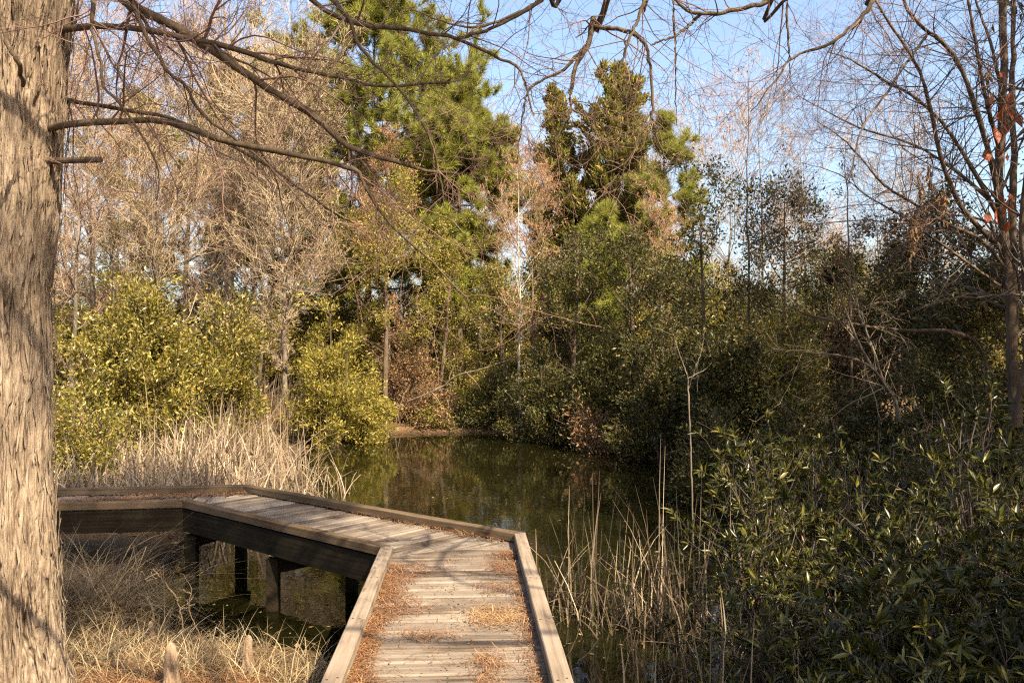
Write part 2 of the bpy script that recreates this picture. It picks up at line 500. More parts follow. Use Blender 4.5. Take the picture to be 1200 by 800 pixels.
bw = empty('boardwalk', (-.35, 4.0, 0), 'weathered wooden boardwalk with low edge rails bending left over the pond', 'boardwalk')
BO = np.array(bw.location)
def clip(poly, p, nv):
    out = []
    for i in range(len(poly)):
        a, b_ = poly[i], poly[(i + 1) % len(poly)]
        da, db = (a - p) @ nv, (b_ - p) @ nv
        if da >= 0: out.append(a)
        if da * db < 0: out.append(a + (b_ - a) * da / (da - db))
    return out
rngd = np.random.default_rng(11)
def ins(a, b_, t=.056):
    return a + (b_ - a) * t / np.linalg.norm(b_ - a)
DL = [ins(a, b_) for a, b_ in ((L0, R0), (L1, R1), (L2, R2), (L3, R3))]; DR = [ins(b_, a) for a, b_ in ((L0, R0), (L1, R1), (L2, R2), (L3, R3))]
nails = MB()
def deck_section(quad, along, pitch, ang=0.0):
    """planks laid across 'along', clipped to a convex quad"""
    along = along / np.linalg.norm(along); cross = np.array([-along[1], along[0]])
    c = np.mean(quad, 0)
    area = sum(quad[i][0] * quad[(i + 1) % 4][1] - quad[(i + 1) % 4][0] * quad[i][1] for i in range(4))
    Q = quad if area > 0 else quad[::-1]
    s = [(p - c) @ along for p in Q]
    mb = MB()
    k = min(s)
    while k < max(s):
        a0 = k + .008 + rngd.uniform(0, .005); a1 = k + pitch - .008 - rngd.uniform(0, .005)
        k += pitch
        tl = rngd.normal(0, .0015)
        poly = [c + along * (a0 + tl) - cross * 3, c + along * (a0 - tl) + cross * 3, c + along * (a1 - tl) + cross * 3, c + along * (a1 + tl) - cross * 3]
        poly = [p for p in poly][::-1] if ((poly[1] - poly[0])[0] * (poly[2] - poly[1])[1] - (poly[1] - poly[0])[1] * (poly[2] - poly[1])[0]) < 0 else poly
        
        for i in range(4):
            e = Q[(i + 1) % 4] - Q[i]; nv = np.array([-e[1], e[0]]) / np.linalg.norm(e)
            poly = clip(poly, Q[i] + nv * .003, nv)
            if len(poly) < 3: break
        if len(poly) < 3: continue
        P = np.array(poly); m = len(P)
        h = rngd.normal(0, .0022)
        tilt = rngd.normal(0, .006); roll = rngd.normal(0, .002)
        zt_ = DZ + h + ((P - P.mean(0)) @ along) * tilt + ((P - P.mean(0)) @ cross) * roll
        # bevelled top: inner ring slightly higher
        ctr = P.mean(0)
        ing = P - np.sign((P - ctr) @ along)[:, None] * along[None] * np.minimum(np.abs((P - ctr) @ along), .012)[:, None]
        top = np.c_[ing, zt_]; mid = np.c_[P, zt_ - .008]; bot = np.c_[P, np.full(m, DZ - .04) ]
        V = np.vstack([top, mid, bot])
        ou = rngd.uniform(0, 40); ov = rngd.uniform(0, 40)
        def uvf(idx):
            X = V[idx][..., :2]
            return np.stack([(X - c) @ cross + ou, (X - c) @ along + ov + V[idx][..., 2] * 0.9], -1)
        i0 = np.arange(m); i1 = (i0 + 1) % m
        F = [np.arange(m)[None], np.stack([m + i0, m + i1, i1, i0], 1), np.stack([2 * m + i0, 2 * m + i1, m + i1, m + i0], 1), (2 * m + i0[::-1])[None]]
        mb.add(V, F, [uvf(f) for f in F])
        # nail heads near both ends
        ex = [(p - c) @ cross for p in P]
        for e_ in (min(ex) + .15, max(ex) - .15, .5 * (min(ex) + max(ex))):
            for f_ in (.28, .72):
                p = c + cross * (e_ + rngd.normal(0, .006)) + along * (a0 + (a1 - a0) * f_)
                aa = np.arange(6) / 6 * 2 * np.pi
                nails.add(np.c_[p[0] + .0055 * np.cos(aa), p[1] + .0055 * np.sin(aa), np.full(6, DZ + h + .0035)], np.arange(6)[None])
    return mb
d1 = deck_section([DL[0], DR[0], DR[1], DL[1]], np.array([-.055, 1.0]), .172)
d1o = d1.build('deck', M['deck'], bw, BO)
d2 = deck_section([DL[1], DR[1], DR[2], DL[2]], (L2 - L1) / 1.0, .172).build('deck', M['deck'], bw, BO)
d3 = deck_section([DL[2], DR[2], DR[3], DL[3]], np.array([-1.0, -.12 + .0]), .172).build('deck', M['deck'], bw, BO)
def plank_bar(mb, a, b_, wdt, z0, z1, side, ext=0.0, bev=.006):
    """a bar from a to b, width to the given side of its outer line, mitred by plain ends"""
    a = np.asarray(a, float); b_ = np.asarray(b_, float)
    e = (b_ - a) / np.linalg.norm(b_ - a); nv = np.array([-e[1], e[0]]) * side
    Ln = np.linalg.norm(b_ - a)
    # cross-section with small bevels
    sec = [(0, z0), (wdt, z0), (wdt, z1 - bev), (wdt - bev, z1), (bev, z1), (0, z1 - bev)]
    st = np.linspace(-ext, Ln + ext, max(2, int(Ln / .5)))
    V, UV = [], []
    ou = rngd.uniform(0, 40)
    per = np.cumsum([0] + [math.hypot(sec[i + 1][0] - sec[i][0], sec[i + 1][1] - sec[i][1]) for i in range(5)])
    for s_ in st:
        wob = rngd.normal(0, .0012)
        for (w_, z_), p_ in zip(sec, per):
            p = a + e * s_ + nv * (w_ + wob)
            V.append((p[0], p[1], z_)); UV.append((s_ + ou, p_ + ou))
    V = np.array(V); UV = np.array(UV)
    F = []
    for i in range(len(st) - 1):
        for k in range(6):
            F.append([i * 6 + k, i * 6 + (k + 1) % 6, (i + 1) * 6 + (k + 1) % 6, (i + 1) * 6 + k])
    F = np.array(F)
    if side > 0: F = F[:, ::-1]
    caps = np.array([[0, 1, 2, 3, 4, 5], [(len(st) - 1) * 6 + k for k in range(6)][::-1]])
    mb.add(V, [F, caps], [UV[F], UV[caps]])
CW = .1
def mitre_bar(mb, a, b_, ai, bi, z0, z1, bev=.006):
    """bar between outer line a-b and inner line ai-bi (mitred ends)"""
    a, b_, ai, bi = [np.asarray(v, float) for v in (a, b_, ai, bi)]
    nst = max(2, int(np.linalg.norm(b_ - a) / .45))
    ou = rngd.uniform(0, 40)
    wd = abs(np.cross(b_ - a, ai - a)) / np.linalg.norm(b_ - a)
    fb = bev / wd
    sec = [(0, z0), (1, z0), (1, z1 - bev), (1 - fb, z1), (fb, z1), (0, z1 - bev)]
    per = [0, wd, wd + z1 - z0, wd + z1 - z0 + .01, 2 * wd + z1 - z0, 2 * wd + z1 - z0 + .01]
    V, UV = [], []
    for t in np.linspace(0, 1, nst):
        o_ = a + (b_ - a) * t; i_ = ai + (bi - ai) * t
        wob = rngd.normal(0, .0014, 2)
        for (f, z_), p_ in zip(sec, per):
            p = o_ + (i_ - o_) * f + wob
            V.append((p[0], p[1], z_)); UV.append((t * np.linalg.norm(b_ - a) + ou, p_ + ou))
    V = np.array(V); UV = np.array(UV)
    F = np.array([[i * 6 + k, i * 6 + (k + 1) % 6, (i + 1) * 6 + (k + 1) % 6, (i + 1) * 6 + k] for i in range(nst - 1) for k in range(6)])
    if np.cross(b_ - a, ai - a) > 0: F = F[:, ::-1]
    caps = np.array([[0, 1, 2, 3, 4, 5], [(nst - 1) * 6 + k for k in range(6)][::-1]])
    mb.add(V, [F, caps], [UV[F], UV[caps]])
def inset(chain, side, wd):
    out = []
    for i, p in enumerate(chain):
        ns = []
        for (q0, q1) in ((i - 1, i), (i, i + 1)):
            if q0 < 0 or q1 >= len(chain): continue
            e = chain[q1] - chain[q0]; e = e / np.linalg.norm(e); ns.append(np.array([-e[1], e[0]]) * side)
        m_ = sum(ns); m_ = m_ / np.linalg.norm(m_)
        out.append(p + m_ * wd / (m_ @ ns[0]))
    return out
CHL = [L0, L1, L2, L3]; CHR = [R0, R1, R2, R3]
def bars(chain, side, o0, wd, z0, z1, mats, nm, splits=None):
    A_ = inset(chain, side, o0); I_ = inset(chain, side, o0 + wd)
    for k in range(3):
        cuts = [0] + (splits or {}).get(k, []) + [1]
        for c0, c1 in zip(cuts[:-1], cuts[1:]):
            g = .0012 / np.linalg.norm(A_[k + 1] - A_[k])
            f0, f1 = c0 + g, c1 - g
            mb = MB(); mitre_bar(mb, A_[k] + (A_[k + 1] - A_[k]) * f0, A_[k] + (A_[k + 1] - A_[k]) * f1, I_[k] + (I_[k + 1] - I_[k]) * f0, I_[k] + (I_[k + 1] - I_[k]) * f1, z0, z1)
            mb.build(nm, mats[k], bw, BO)
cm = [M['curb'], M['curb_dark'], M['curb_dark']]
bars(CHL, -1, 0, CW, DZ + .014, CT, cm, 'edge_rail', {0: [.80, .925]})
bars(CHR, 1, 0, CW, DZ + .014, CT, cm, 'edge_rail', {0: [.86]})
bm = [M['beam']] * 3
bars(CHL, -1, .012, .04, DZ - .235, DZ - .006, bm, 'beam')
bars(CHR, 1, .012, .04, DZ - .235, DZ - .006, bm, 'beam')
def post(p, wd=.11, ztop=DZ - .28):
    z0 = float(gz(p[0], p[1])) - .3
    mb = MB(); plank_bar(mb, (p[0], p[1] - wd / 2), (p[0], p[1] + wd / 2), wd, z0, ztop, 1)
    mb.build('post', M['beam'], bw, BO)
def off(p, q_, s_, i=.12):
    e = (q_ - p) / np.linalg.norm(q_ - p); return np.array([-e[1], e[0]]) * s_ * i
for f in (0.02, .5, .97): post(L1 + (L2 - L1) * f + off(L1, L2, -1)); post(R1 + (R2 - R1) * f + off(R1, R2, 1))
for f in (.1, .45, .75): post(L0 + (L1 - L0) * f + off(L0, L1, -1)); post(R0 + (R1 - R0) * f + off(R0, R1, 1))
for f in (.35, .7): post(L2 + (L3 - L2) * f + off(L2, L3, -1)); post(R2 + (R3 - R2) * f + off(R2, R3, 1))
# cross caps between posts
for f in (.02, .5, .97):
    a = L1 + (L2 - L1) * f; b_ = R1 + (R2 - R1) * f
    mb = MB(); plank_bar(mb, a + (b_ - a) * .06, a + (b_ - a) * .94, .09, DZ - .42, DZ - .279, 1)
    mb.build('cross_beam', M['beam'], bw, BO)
for ch, sd_ in ((CHL, -1), (CHR, 1)):
    mid_ = inset(ch, sd_, CW * .5)
    for k in range(3):
        e = mid_[k + 1] - mid_[k]; ln = np.linalg.norm(e); e = e / ln; pv = np.array([-e[1], e[0]])
        for t in np.arange(.12, ln, .92):
            for o_ in (-.022, .022):
                p = mid_[k] + e * (t + rngd.normal(0, .012)) + pv * (o_ + rngd.normal(0, .004))
                aa = np.arange(8) / 8 * 2 * np.pi
                nails.add(np.c_[p[0] + .007 * np.cos(aa), p[1] + .007 * np.sin(aa), np.full(8, CT + .0015)], np.arange(8)[None])
nm, nt, N_, L_, b_ = new_mat('rusty_nail'); b_.inputs['Base Color'].default_value = (.03, .02, .015, 1); b_.inputs['Roughness'].default_value = .7
o = nails.build('nail_heads', nm, bw, BO)

# ------------------------------------------------------------------ foreground cypress
rng = np.random.default_rng(3)
TD = 4.5
def trunk_center(py):
    pys = np.array([-900, 0, 60, 150, 250, 350, 430, 520, 600, 700, 760, 800, 860, 940])
    right = np.array([110, 82, 76, 71, 63, 54, 57, 56, 60, 66, 72, 79, 92, 112])
    half = np.array([30, 42, 42, 42, 42, 42, 44, 45, 47, 51, 55, 60, 72, 92])
    r = np.interp(py, pys, right); h = np.interp(py, pys, half)
    return r - h, h
tx0 = at(trunk_center(870)[0], TD); tz0 = float(gz(tx0, TD))
TO = np.array([tx0, TD, tz0])
cyp = empty('cypress_tree', TO, 'large bald cypress with shaggy peeling bark beside the boardwalk at left', 'tree')
nz, na = 1500, 460
py_bot = HOR + (CAM_Z - tz0 + .25) / TD * 1000
pys = np.concatenate([np.linspace(py_bot, -60, 1360), np.linspace(-70, -900, nz - 1360)])
cx, hh = trunk_center(pys)
cx = np.convolve(np.pad(cx, 20, 'edge'), np.ones(41) / 41, 'valid'); hh = np.convolve(np.pad(hh, 20, 'edge'), np.ones(41) / 41, 'valid')
th = np.arange(na) / na * 2 * np.pi
TH, PZ = np.meshgrid(th, pys, indexing='ij')
zz = (HOR - PZ) / FPX * TD + CAM_Z
uu = TH / (2 * np.pi)
warp = (vnoise(uu * 8, zz * 1.6 + 30, 1, 8) - .5) * 2.2 + (vnoise(uu * 20, zz * 5 + 30, 9, 20) - .5) * .9 + (vnoise(uu * 60, zz * 22 + 30, 19, 60) - .5) * .35
r1 = vnoise(uu * 56 + warp * 1.6 + 40, zz * 2.8 + 60, 2)
# keep it periodic by blending at the seam (the seam faces away from the camera)
n1 = 1 - np.abs(2 * r1 - 1)
r2 = vnoise(uu * 95 + warp * 2 + 40, zz * 5 + 60, 4); n2 = 1 - np.abs(2 * r2 - 1)
r3 = vnoise(uu * 60 + 11, zz * 16 + 60, 8)
lump = (vnoise(uu * 4, zz * 1.6 + 12, 12, 4) - .5)
flute = np.cos(TH * 6 + 1.0) * np.exp(-(zz - tz0) / .7) * .12
knot = np.exp(-(((zz - (CAM_Z + .22 * TD)) / .09) ** 2 + ((uu - .72) / .05) ** 2)) * .10
r4 = vnoise(uu * 30 + warp * 1.2 + 90, zz * 2.0 + 80, 14)
crack = np.exp(-(np.abs(2 * r4 - 1) / .10) ** 2); crack2 = np.exp(-(np.abs(2 * r1 - 1) / .16) ** 2); crack3 = np.exp(-(np.abs(2 * r2 - 1) / .2) ** 2)
disp = -crack * .12 * vnoise(uu * 40, zz * 9 + 5, 23, 40) * 1.5 - crack2 * .07 * vnoise(uu * 50, zz * 8 + 9, 24, 50) * 1.5 - crack3 * .03 + (r3 - .5) * .02 + (vnoise(uu * 150, zz * 9 + 3, 15, 150) - .5) * .02 + lump * .12 + flute + knot
seam = np.clip(np.minimum(np.abs(uu - .25), 1) / .05, 0, 1)      # faces +y, away from the camera
uu2 = (uu + .0)
RR = hh[None] / FPX * TD * (1 + disp * 1.0) 
ang = TH - np.pi / 2 * 0
V = np.stack([cx[None] / FPX * TD - .6 * TD + RR * np.cos(ang), TD + RR * np.sin(ang), zz], -1)
ii, jj = np.meshgrid(np.arange(na), np.arange(nz - 1), indexing='ij')
i2 = (ii + 1) % na
q = np.stack([ii * nz + jj, i2 * nz + jj, i2 * nz + jj + 1, ii * nz + jj + 1], -1).reshape(-1, 4)
MB().add(V.reshape(-1, 3), q).build('trunk', M['cyp_bark'], cyp, TO, smooth=True)
# loose strips of bark
mb = MB()
ns = 900
for k in range(ns):
    a = rng.uniform(np.pi * .85, np.pi * 2.15); p0 = rng.uniform(20, 840); ln = rng.uniform(12, 46)
    Kp = 6
    ps = p0 - np.linspace(0, ln, Kp)
    c_, h_ = trunk_center(ps)
    lift = np.abs(np.linspace(-1, 1, Kp)) ** 2 * rng.uniform(.001, .013) + .012
    if rng.random() < .5: lift = np.linspace(0, 1, Kp) ** 2 * rng.uniform(.003, .03) + .006
    aa = a + np.linspace(0, rng.normal(0, .05), Kp)
    r_ = h_ / FPX * TD + lift
    wv = rng.uniform(.002, .007) * np.array([.35, .8, 1, 1, .8, .25]) / np.maximum(r_, .05)
    pts = []
    for s_ in (-1, 0, 1):
        rr = r_ + (0.003 if s_ == 0 else 0)
        pts.append(np.stack([c_ / FPX * TD - .6 * TD + rr * np.cos(aa + s_ * wv), TD + rr * np.sin(aa + s_ * wv), (HOR - ps) / FPX * TD + CAM_Z], -1))
    Vv = np.stack(pts, 1).reshape(-1, 3)
    F = []
    for i in range(Kp - 1):
        for s_ in (0, 1): F.append([i * 3 + s_, i * 3 + s_ + 1, i * 3 + 4 + s_, i * 3 + 3 + s_])
    mb.add(Vv, np.array(F))
mb.build('bark_strips', M['cyp_bark'], cyp, TO, smooth=True)

def limb(root, origin, pts, r0, r1, mat=None, S=8, K=26, twigs=True, tw=(10, 4, 3), tmat=None, tl=(.25, .8), tdroop=-.05, seed=0, name='branch', wob=.006, tr=(.12, 1)):
    """pts: list of (px, py, depth) or world points (4-tuples flagged with 'w')"""
    rg = np.random.default_rng(seed + 100)
    P = np.array([np.array(p[1:]) if p[0] == 'w' else pt(*p) for p in pts])
    P = catmull(P, K)
    P[1:-1] += np.cumsum(rg.normal(0, wob * .35, (K - 2, 3)), 0) * .25 + rg.normal(0, wob * .5, (K - 2, 3))
    Rr = np.linspace(r0, r1, K) * rg.uniform(.88, 1.14, K)
    mb = MB(); tubes(mb, P, Rr, S)
    b_o = mb.build(name, mat or M['cyp_twig'], root, origin, smooth=True)
    if twigs:
        mb2 = MB()
        A, AR = kids(rg, P[None], Rr[None], tw[0], tr, (35, 80), K=9, wob=.13, up=tdroop, r0=.36, rt=.3, labs=tl, rmin=.0018)
        tubes(mb2, A, AR, 4)
        if tw[1]:
            B, BR = kids(rg, A, AR, tw[1], (.15, 1), (30, 75), K=6, wob=.2, up=tdroop, r0=.6, rt=.4, labs=(tl[0] * .3, tl[1] * .55), rmin=.0013)
            tubes(mb2, B, BR, 3)
            if tw[2]:
                Cc, CR = kids(rg, B, BR, tw[2], (.2, 1), (30, 75), K=4, wob=.2, up=tdroop, r0=.7, rt=.5, labs=(.04, .2), rmin=.001)
                tubes(mb2, Cc, CR, 3)
        mb2.build('twig', tmat or M['twig_red'], b_o, origin)
    return b_o

LB = [
    ([(68, 36, 4.5), (79, 33, 4.42), (135, 29, 4.3), (209, 42, 4.2), (287, 61, 4.2), (338, 78, 4.2), (400, 90, 4.25), (440, 101, 4.3), (525, 96, 4.3)], .019, .006, (22, 5, 3)),
    ([(40, -160, 4.5), (90, -60, 4.4), (145, 0, 4.3), (203, 30, 4.25), (257, 64, 4.2), (304, 98, 4.2), (354, 128, 4.2), (400, 165, 4.2), (413, 175, 4.2), (451, 187, 4.2), (494, 199, 4.25), (535, 203, 4.3)], .03, .007, (24, 5, 3)),
    ([(55, 152, 4.45), (68, 148, 4.4), (111, 143, 4.3), (182, 140, 4.2), (236, 155, 4.1), (287, 170, 4.1), (338, 179, 4.1), (400, 194, 4.1), (420, 199, 4.1), (427, 216, 4.1), (459, 263, 4.1), (505, 305, 4.15), (548, 350, 4.2)], .021, .004, (22, 5, 3)),
    ([(55, 112, 4.6), (74, 116, 4.7), (142, 127, 4.8), (196, 137, 4.9), (262, 165, 5.0), (330, 205, 5.1), (385, 245, 5.1), (415, 262, 5.2)], .015, .004, (16, 4, 3)),
    ([(100, -120, 4.3), (107, 0, 4.0), (106, 34, 4.0), (116, 71, 4.0), (120, 101, 4.0), (149, 135, 4.0), (180, 190, 4.0), (183, 235, 4.0)], .011, .003, (12, 4, 3)),
    ([(120, -100, 4.3), (155, 7, 4.1), (186, 68, 4.1), (216, 101, 4.1), (236, 132, 4.1), (270, 159, 4.1), (324, 203, 4.1), (355, 240, 4.1), (385, 268, 4.1)], .011, .003, (14, 4, 3)),
    ([(330, -60, 4.6), (365, 0, 4.5), (420, 27, 4.45), (467, 32, 4.4), (535, 45, 4.4), (582, 67, 4.4), (609, 81, 4.4), (619, 111, 4.4), (626, 135, 4.4)], .016, .004, (18, 5, 3)),
    ([(535, 45, 4.4), (545, 42, 4.4), (586, 27, 4.4), (633, 0, 4.4), (680, -50, 4.4)], .010, .007, (8, 4, 3)),
    ([(345, -40, 4.2), (400, 10, 4.1), (417, 47, 4.1), (434, 71, 4.1), (467, 105, 4.1), (501, 159, 4.1), (513, 200, 4.1), (520, 240, 4.1)], .011, .003, (14, 4, 3)),
    ([(0, 20, 3.9), (8, 50, 3.85), (20, 75, 3.85), (25, 100, 4.0)], .012, .010, None),
    ([('w', -2.45, 4.45, 6.0), ('w', -2.9, 3.7, 4.6), ('w', -1.67, 3.1, 4.25), ('w', -.8, 2.7, 4.3), ('w', .1, 2.4, 4.0)], .045, .02, (6, 3, 2)),
    ([('w', -2.45, 4.4, 5.6), ('w', -2.3, 2.7, 4.1), ('w', -.77, 1.9, 4.13), ('w', .2, 1.6, 4.4)], .04, .02, (8, 3, 2)),
    ([('w', -2.5, 4.4, 5.9), ('w', -2.6, 3.7, 4.95), ('w', -1.85, 3.34, 4.9), ('w', -1.2, 3.1, 5.1)], .04, .02, (6, 3, 2)),
]
for i, (pts, ra, rb, tw) in enumerate(LB):
    limb(cyp, TO, pts, ra, rb, twigs=tw is not None, tw=tw or (1, 0, 0), seed=i, tl=(.2, .75), tmat=M['twig_red'])
# the broken stub
P = catmull(np.array([pt(50, 189, 4.45), pt(72, 188, 4.38), pt(100, 187, 4.3), pt(117, 187, 4.25)]), 10)
P = np.vstack([P, P[-1] + [.002, 0, 0]])
mb = MB(); tubes(mb, P, np.array([.02, .018, .017, .016, .016, .016, .016, .0155, .0155, .015, .0005]), 10)
mb.build('broken_stub', M['cyp_twig'], cyp, TO)
# crown above the frame and towards the pond side
A0 = np.array([[at(trunk_center(-700)[0], TD), TD, zt(-700, TD)], [at(trunk_center(-300)[0], TD), TD, zt(-300, TD)]])
stem = np.array([pt(trunk_center(p)[0], p, TD) for p in np.linspace(-120, -880, 10)])[None]
A, AR = kids(rng, stem, np.full((1, 10), .05), 9, (.1, 1), (60, 95), K=9, wob=.1, up=.02, r0=.6, rt=.25, labs=(1.2, 2.6))
rel = A - A[:, :1]; toward = (rel[:, -1, 0] * .6 - rel[:, -1, 1] * .8) > -.2
A[toward, :, :2] = (A[:, :1] - rel)[toward][:, :, :2]
B, BR = kids(rng, A, AR, 7, (.2, 1), (30, 70), K=6, wob=.15, r0=.5, lr=(.25, .5))
Cc, CR = kids(rng, B, BR, 4, (.2, 1), (30, 70), K=4, wob=.2, r0=.6, lr=(.3, .5))
mb = MB(); tubes(mb, A, AR, 5); tubes(mb, B, BR, 4); tubes(mb, Cc, CR, 3)
mb.build('upper_branches', M['cyp_twig'], cyp, TO)

# ------------------------------------------------------------------ overhanging cypress (trunk behind the viewer)
OT = np.array([7.0, -.6, float(gz(7.0, -.6)) - .3])
ot = empty('overhanging_cypress', OT, 'bare cypress limbs hanging from above over the pond at top centre', 'tree')
P = catmull(np.array([[7.0, -.6, -.3], [7.02, -.55, 3], [6.95, -.5, 7], [6.9, -.4, 11]]), 20)
mb = MB(); tubes(mb, P, np.linspace(.24, .07, 20), 12); mb.build('trunk', M['cyp_bark'], ot, OT, smooth=True)
OB = [
    ([('w', 6.93, -.5, 7.2), ('w', 1.7, 0, 7.0), ('w', .9, 3, 5.6), (712, 0, 4.6), (697, 20, 4.6), (690, 51, 4.6), (677, 74, 4.6), (670, 111, 4.6), (670, 128, 4.6), (660, 148, 4.6), (650, 175, 4.6)], .026, .003, (14, 4, 3)),
    ([(690, 48, 4.6), (683, 57, 4.6), (656, 84, 4.65), (623, 101, 4.7), (616, 121, 4.7), (611, 152, 4.7), (606, 192, 4.7)], .011, .003, (9, 4, 3)),
    ([(697, 30, 4.6), (724, 34, 4.55), (744, 40, 4.5), (758, 57, 4.5), (764, 101, 4.5), (764, 135, 4.5), (751, 155, 4.5), (737, 186, 4.5), (704, 206, 4.5)], .013, .003, (14, 4, 3)),
    ([(763, 130, 4.5), (768, 150, 4.5), (775, 175, 4.5), (783, 195, 4.5)], .006, .003, (5, 3, 2)),
    ([('w', .9, 2.6, 5.6), (765, -30, 4.3), (756, 0, 4.3), (741, 37, 4.3), (727, 75, 4.3), (720, 95, 4.3)], .015, .003, (10, 4, 3)),
    ([(670, 127, 4.6), (690, 135, 4.6), (705, 138, 4.6), (722, 136, 4.6), (738, 130, 4.6)], .006, .002, (5, 3, 2)),
    ([('w', 6.93, -.5, 7.6), ('w', 3.2, 1.5, 6.9), ('w', 2.1, 3.6, 5.3), (950, -50, 4.6), (905, -2, 4.6), (861, 10, 4.6), (824, 16, 4.6), (800, 6, 4.6), (775, -20, 4.6)], .02, .007, (12, 4, 3)),
    ([(822, 16, 4.6), (800, 36, 4.6), (763, 52, 4.55)], .008, .005, (5, 3, 2)),
    ([('w', 6.93, -.5, 8.0), ('w', 2.4, 1.8, 6.6), (926, -40, 4.4), (923, 0, 4.4), (925, 51, 4.4), (926, 91, 4.4)], .015, .003, (8, 4, 2)),
    ([('w', 6.93, -.5, 6.6), ('w', 2.9, 1.8, 6.0), (1060, -60, 4.7), (1024, 0, 4.7), (1002, 27, 4.7), (972, 51, 4.7), (928, 67, 4.7), (912, 90, 4.7), (880, 130, 4.7)], .019, .003, (18, 5, 3)),
    ([('w', 1.3, 1.5, 6.6), (680, -60, 4.8), (640, -10, 4.8), (610, 12, 4.8), (560, 30, 4.8), (520, 25, 4.8), (480, 8, 4.8)], .016, .003, (16, 5, 3)),
    ([('w', 1.0, 2.7, 5.8), (800, -60, 4.9), (790, 0, 4.9), (793, 60, 4.9), (792, 110, 4.9), (793, 146, 4.9)], .012, .002, (9, 4, 2)),
]
for i, (pts, ra, rb, tw) in enumerate(OB):
    limb(ot, OT, pts, ra, rb, tw=tw, seed=40 + i, tl=(.15, .6), K=40)

# ------------------------------------------------------------------ generic trees
def trunk_line(rng, H, lean=.05, wob=.03, K=14):
    z = np.linspace(0, H, K)
    a = rng.uniform(0, 2 * np.pi)
    x = np.cumsum(rng.normal(0, wob * H / K, K)) + z * lean * math.cos(a); y = np.cumsum(rng.normal(0, wob * H / K, K)) + z * lean * math.sin(a)
    x -= x[0]; y -= y[0]
    return np.stack([x, y, z], 1)

SH = {'round': lambda t: np.sqrt(np.clip(1 - ((t - .55) / .52) ** 2, .03, 1)),
      'cone': lambda t: np.clip(1.05 - t, .04, 1) ** .95 * (.75 + .35 * np.sin(t * 37) ** 2),
      'egg': lambda t: np.clip(np.sin(np.clip(t * 1.02, 0, 1) ** .75 * np.pi), .05, 1) ** .8,
      'pine': lambda t: np.clip(np.minimum((1.08 - t) * 1.6, .45 + t * 1.2), .05, 1)}

def firsts(rng, T, TR, n, t0, W, shape, elev=(10, 40), K=9, wob=.08, up=.03, r0=.45):
    t = t0 + (1 - t0) * rng.uniform(0, .98, n) ** .9
    base, _ = interp(T[None], np.zeros(n, int), t)
    rad = interp(TR[None], np.zeros(n, int), t)
    az = np.arange(n) * 2.39996 + rng.normal(0, .5, n)
    s = (t - t0) / (1 - t0)
    e = np.radians(elev[0] + (elev[1] - elev[0]) * s + rng.normal(0, 9, n))
    d = np.stack([np.cos(az) * np.cos(e), np.sin(az) * np.cos(e), np.sin(e)], 1)
    L = W / 2 * SH[shape](s) * rng.uniform(.55, 1.18, n) / np.maximum(np.cos(e), .55)
    P = march(rng, base, d, L, K, wob, up)
    r = np.maximum(np.minimum(rad * r0, L * .022 + .003), .005)
    return P, r[:, None] * np.linspace(1, .25, K)[None]

def place(px, d, top, wpx):
    x = at(px, d); y = d
    z = float(gz(x, y)) - .05
    return np.array([x, y, z]), wpx / FPX * d, zt(top, d) - z

def leafy_tree(name, px, d, top, wpx, label, cat, leaf, seed, shape='round', t0=.25, n1=26, nl=14000, size=.06, aspect=.45,
               bark='bark_dark', tr=.11, elev=(15, 55), group=None, jit=.1, lean=.04, loc=None, n2=8, n3=4, crown='foliage', bow=None):
    rg = np.random.default_rng(seed)
    if loc is None: O, W, H = place(px, d, top, wpx)
    else: O = np.array([loc[0], loc[1], float(gz(loc[0], loc[1])) - .05]); W, H = wpx, top
    root = empty(name, O, label, cat, group)
    T = trunk_line(rg, H, lean); TR = np.linspace(tr, tr * .12, len(T)); TR[0] *= 1.35
    if bow: T[:, :2] += np.array(bow)[None] * (T[:, 2:3] / H) ** 3
    A, AR = firsts(rg, T, TR, n1, t0, W, shape, elev)
    B, BR = kids(rg, A, AR, n2, (.2, 1), (25, 65), K=6, wob=.12, up=.04, r0=.55, lr=(.28, .5))
    C3, CR = kids(rg, B, BR, n3, (.2, 1), (25, 65), K=4, wob=.15, up=.02, r0=.6, lr=(.35, .6))
    mb = MB(); tubes(mb, T + O, TR, 8); mb.build('trunk', M[bark], root, O, smooth=True)
    mb = MB(); tubes(mb, A + O, AR, 5); tubes(mb, B + O, BR, 3); tubes(mb, C3 + O, CR, 3)
    mb.build('branches', M[bark], root, O)
    m1 = int(nl * .75)
    c1, t1 = on_lines(rg, C3, m1, (.1, 1)); c2, t2 = on_lines(rg, B, nl - m1, (.35, 1))
    c = np.vstack([c1, c2]) + rg.normal(0, jit, (nl, 3)); t_ = np.vstack([t1, t2]) * .7 + rg.normal(0, .6, (nl, 3))
    mb = MB(); leaves(rg, mb, c + O, t_, size, aspect)
    mb.build(crown, M[leaf], root, O)
    return root

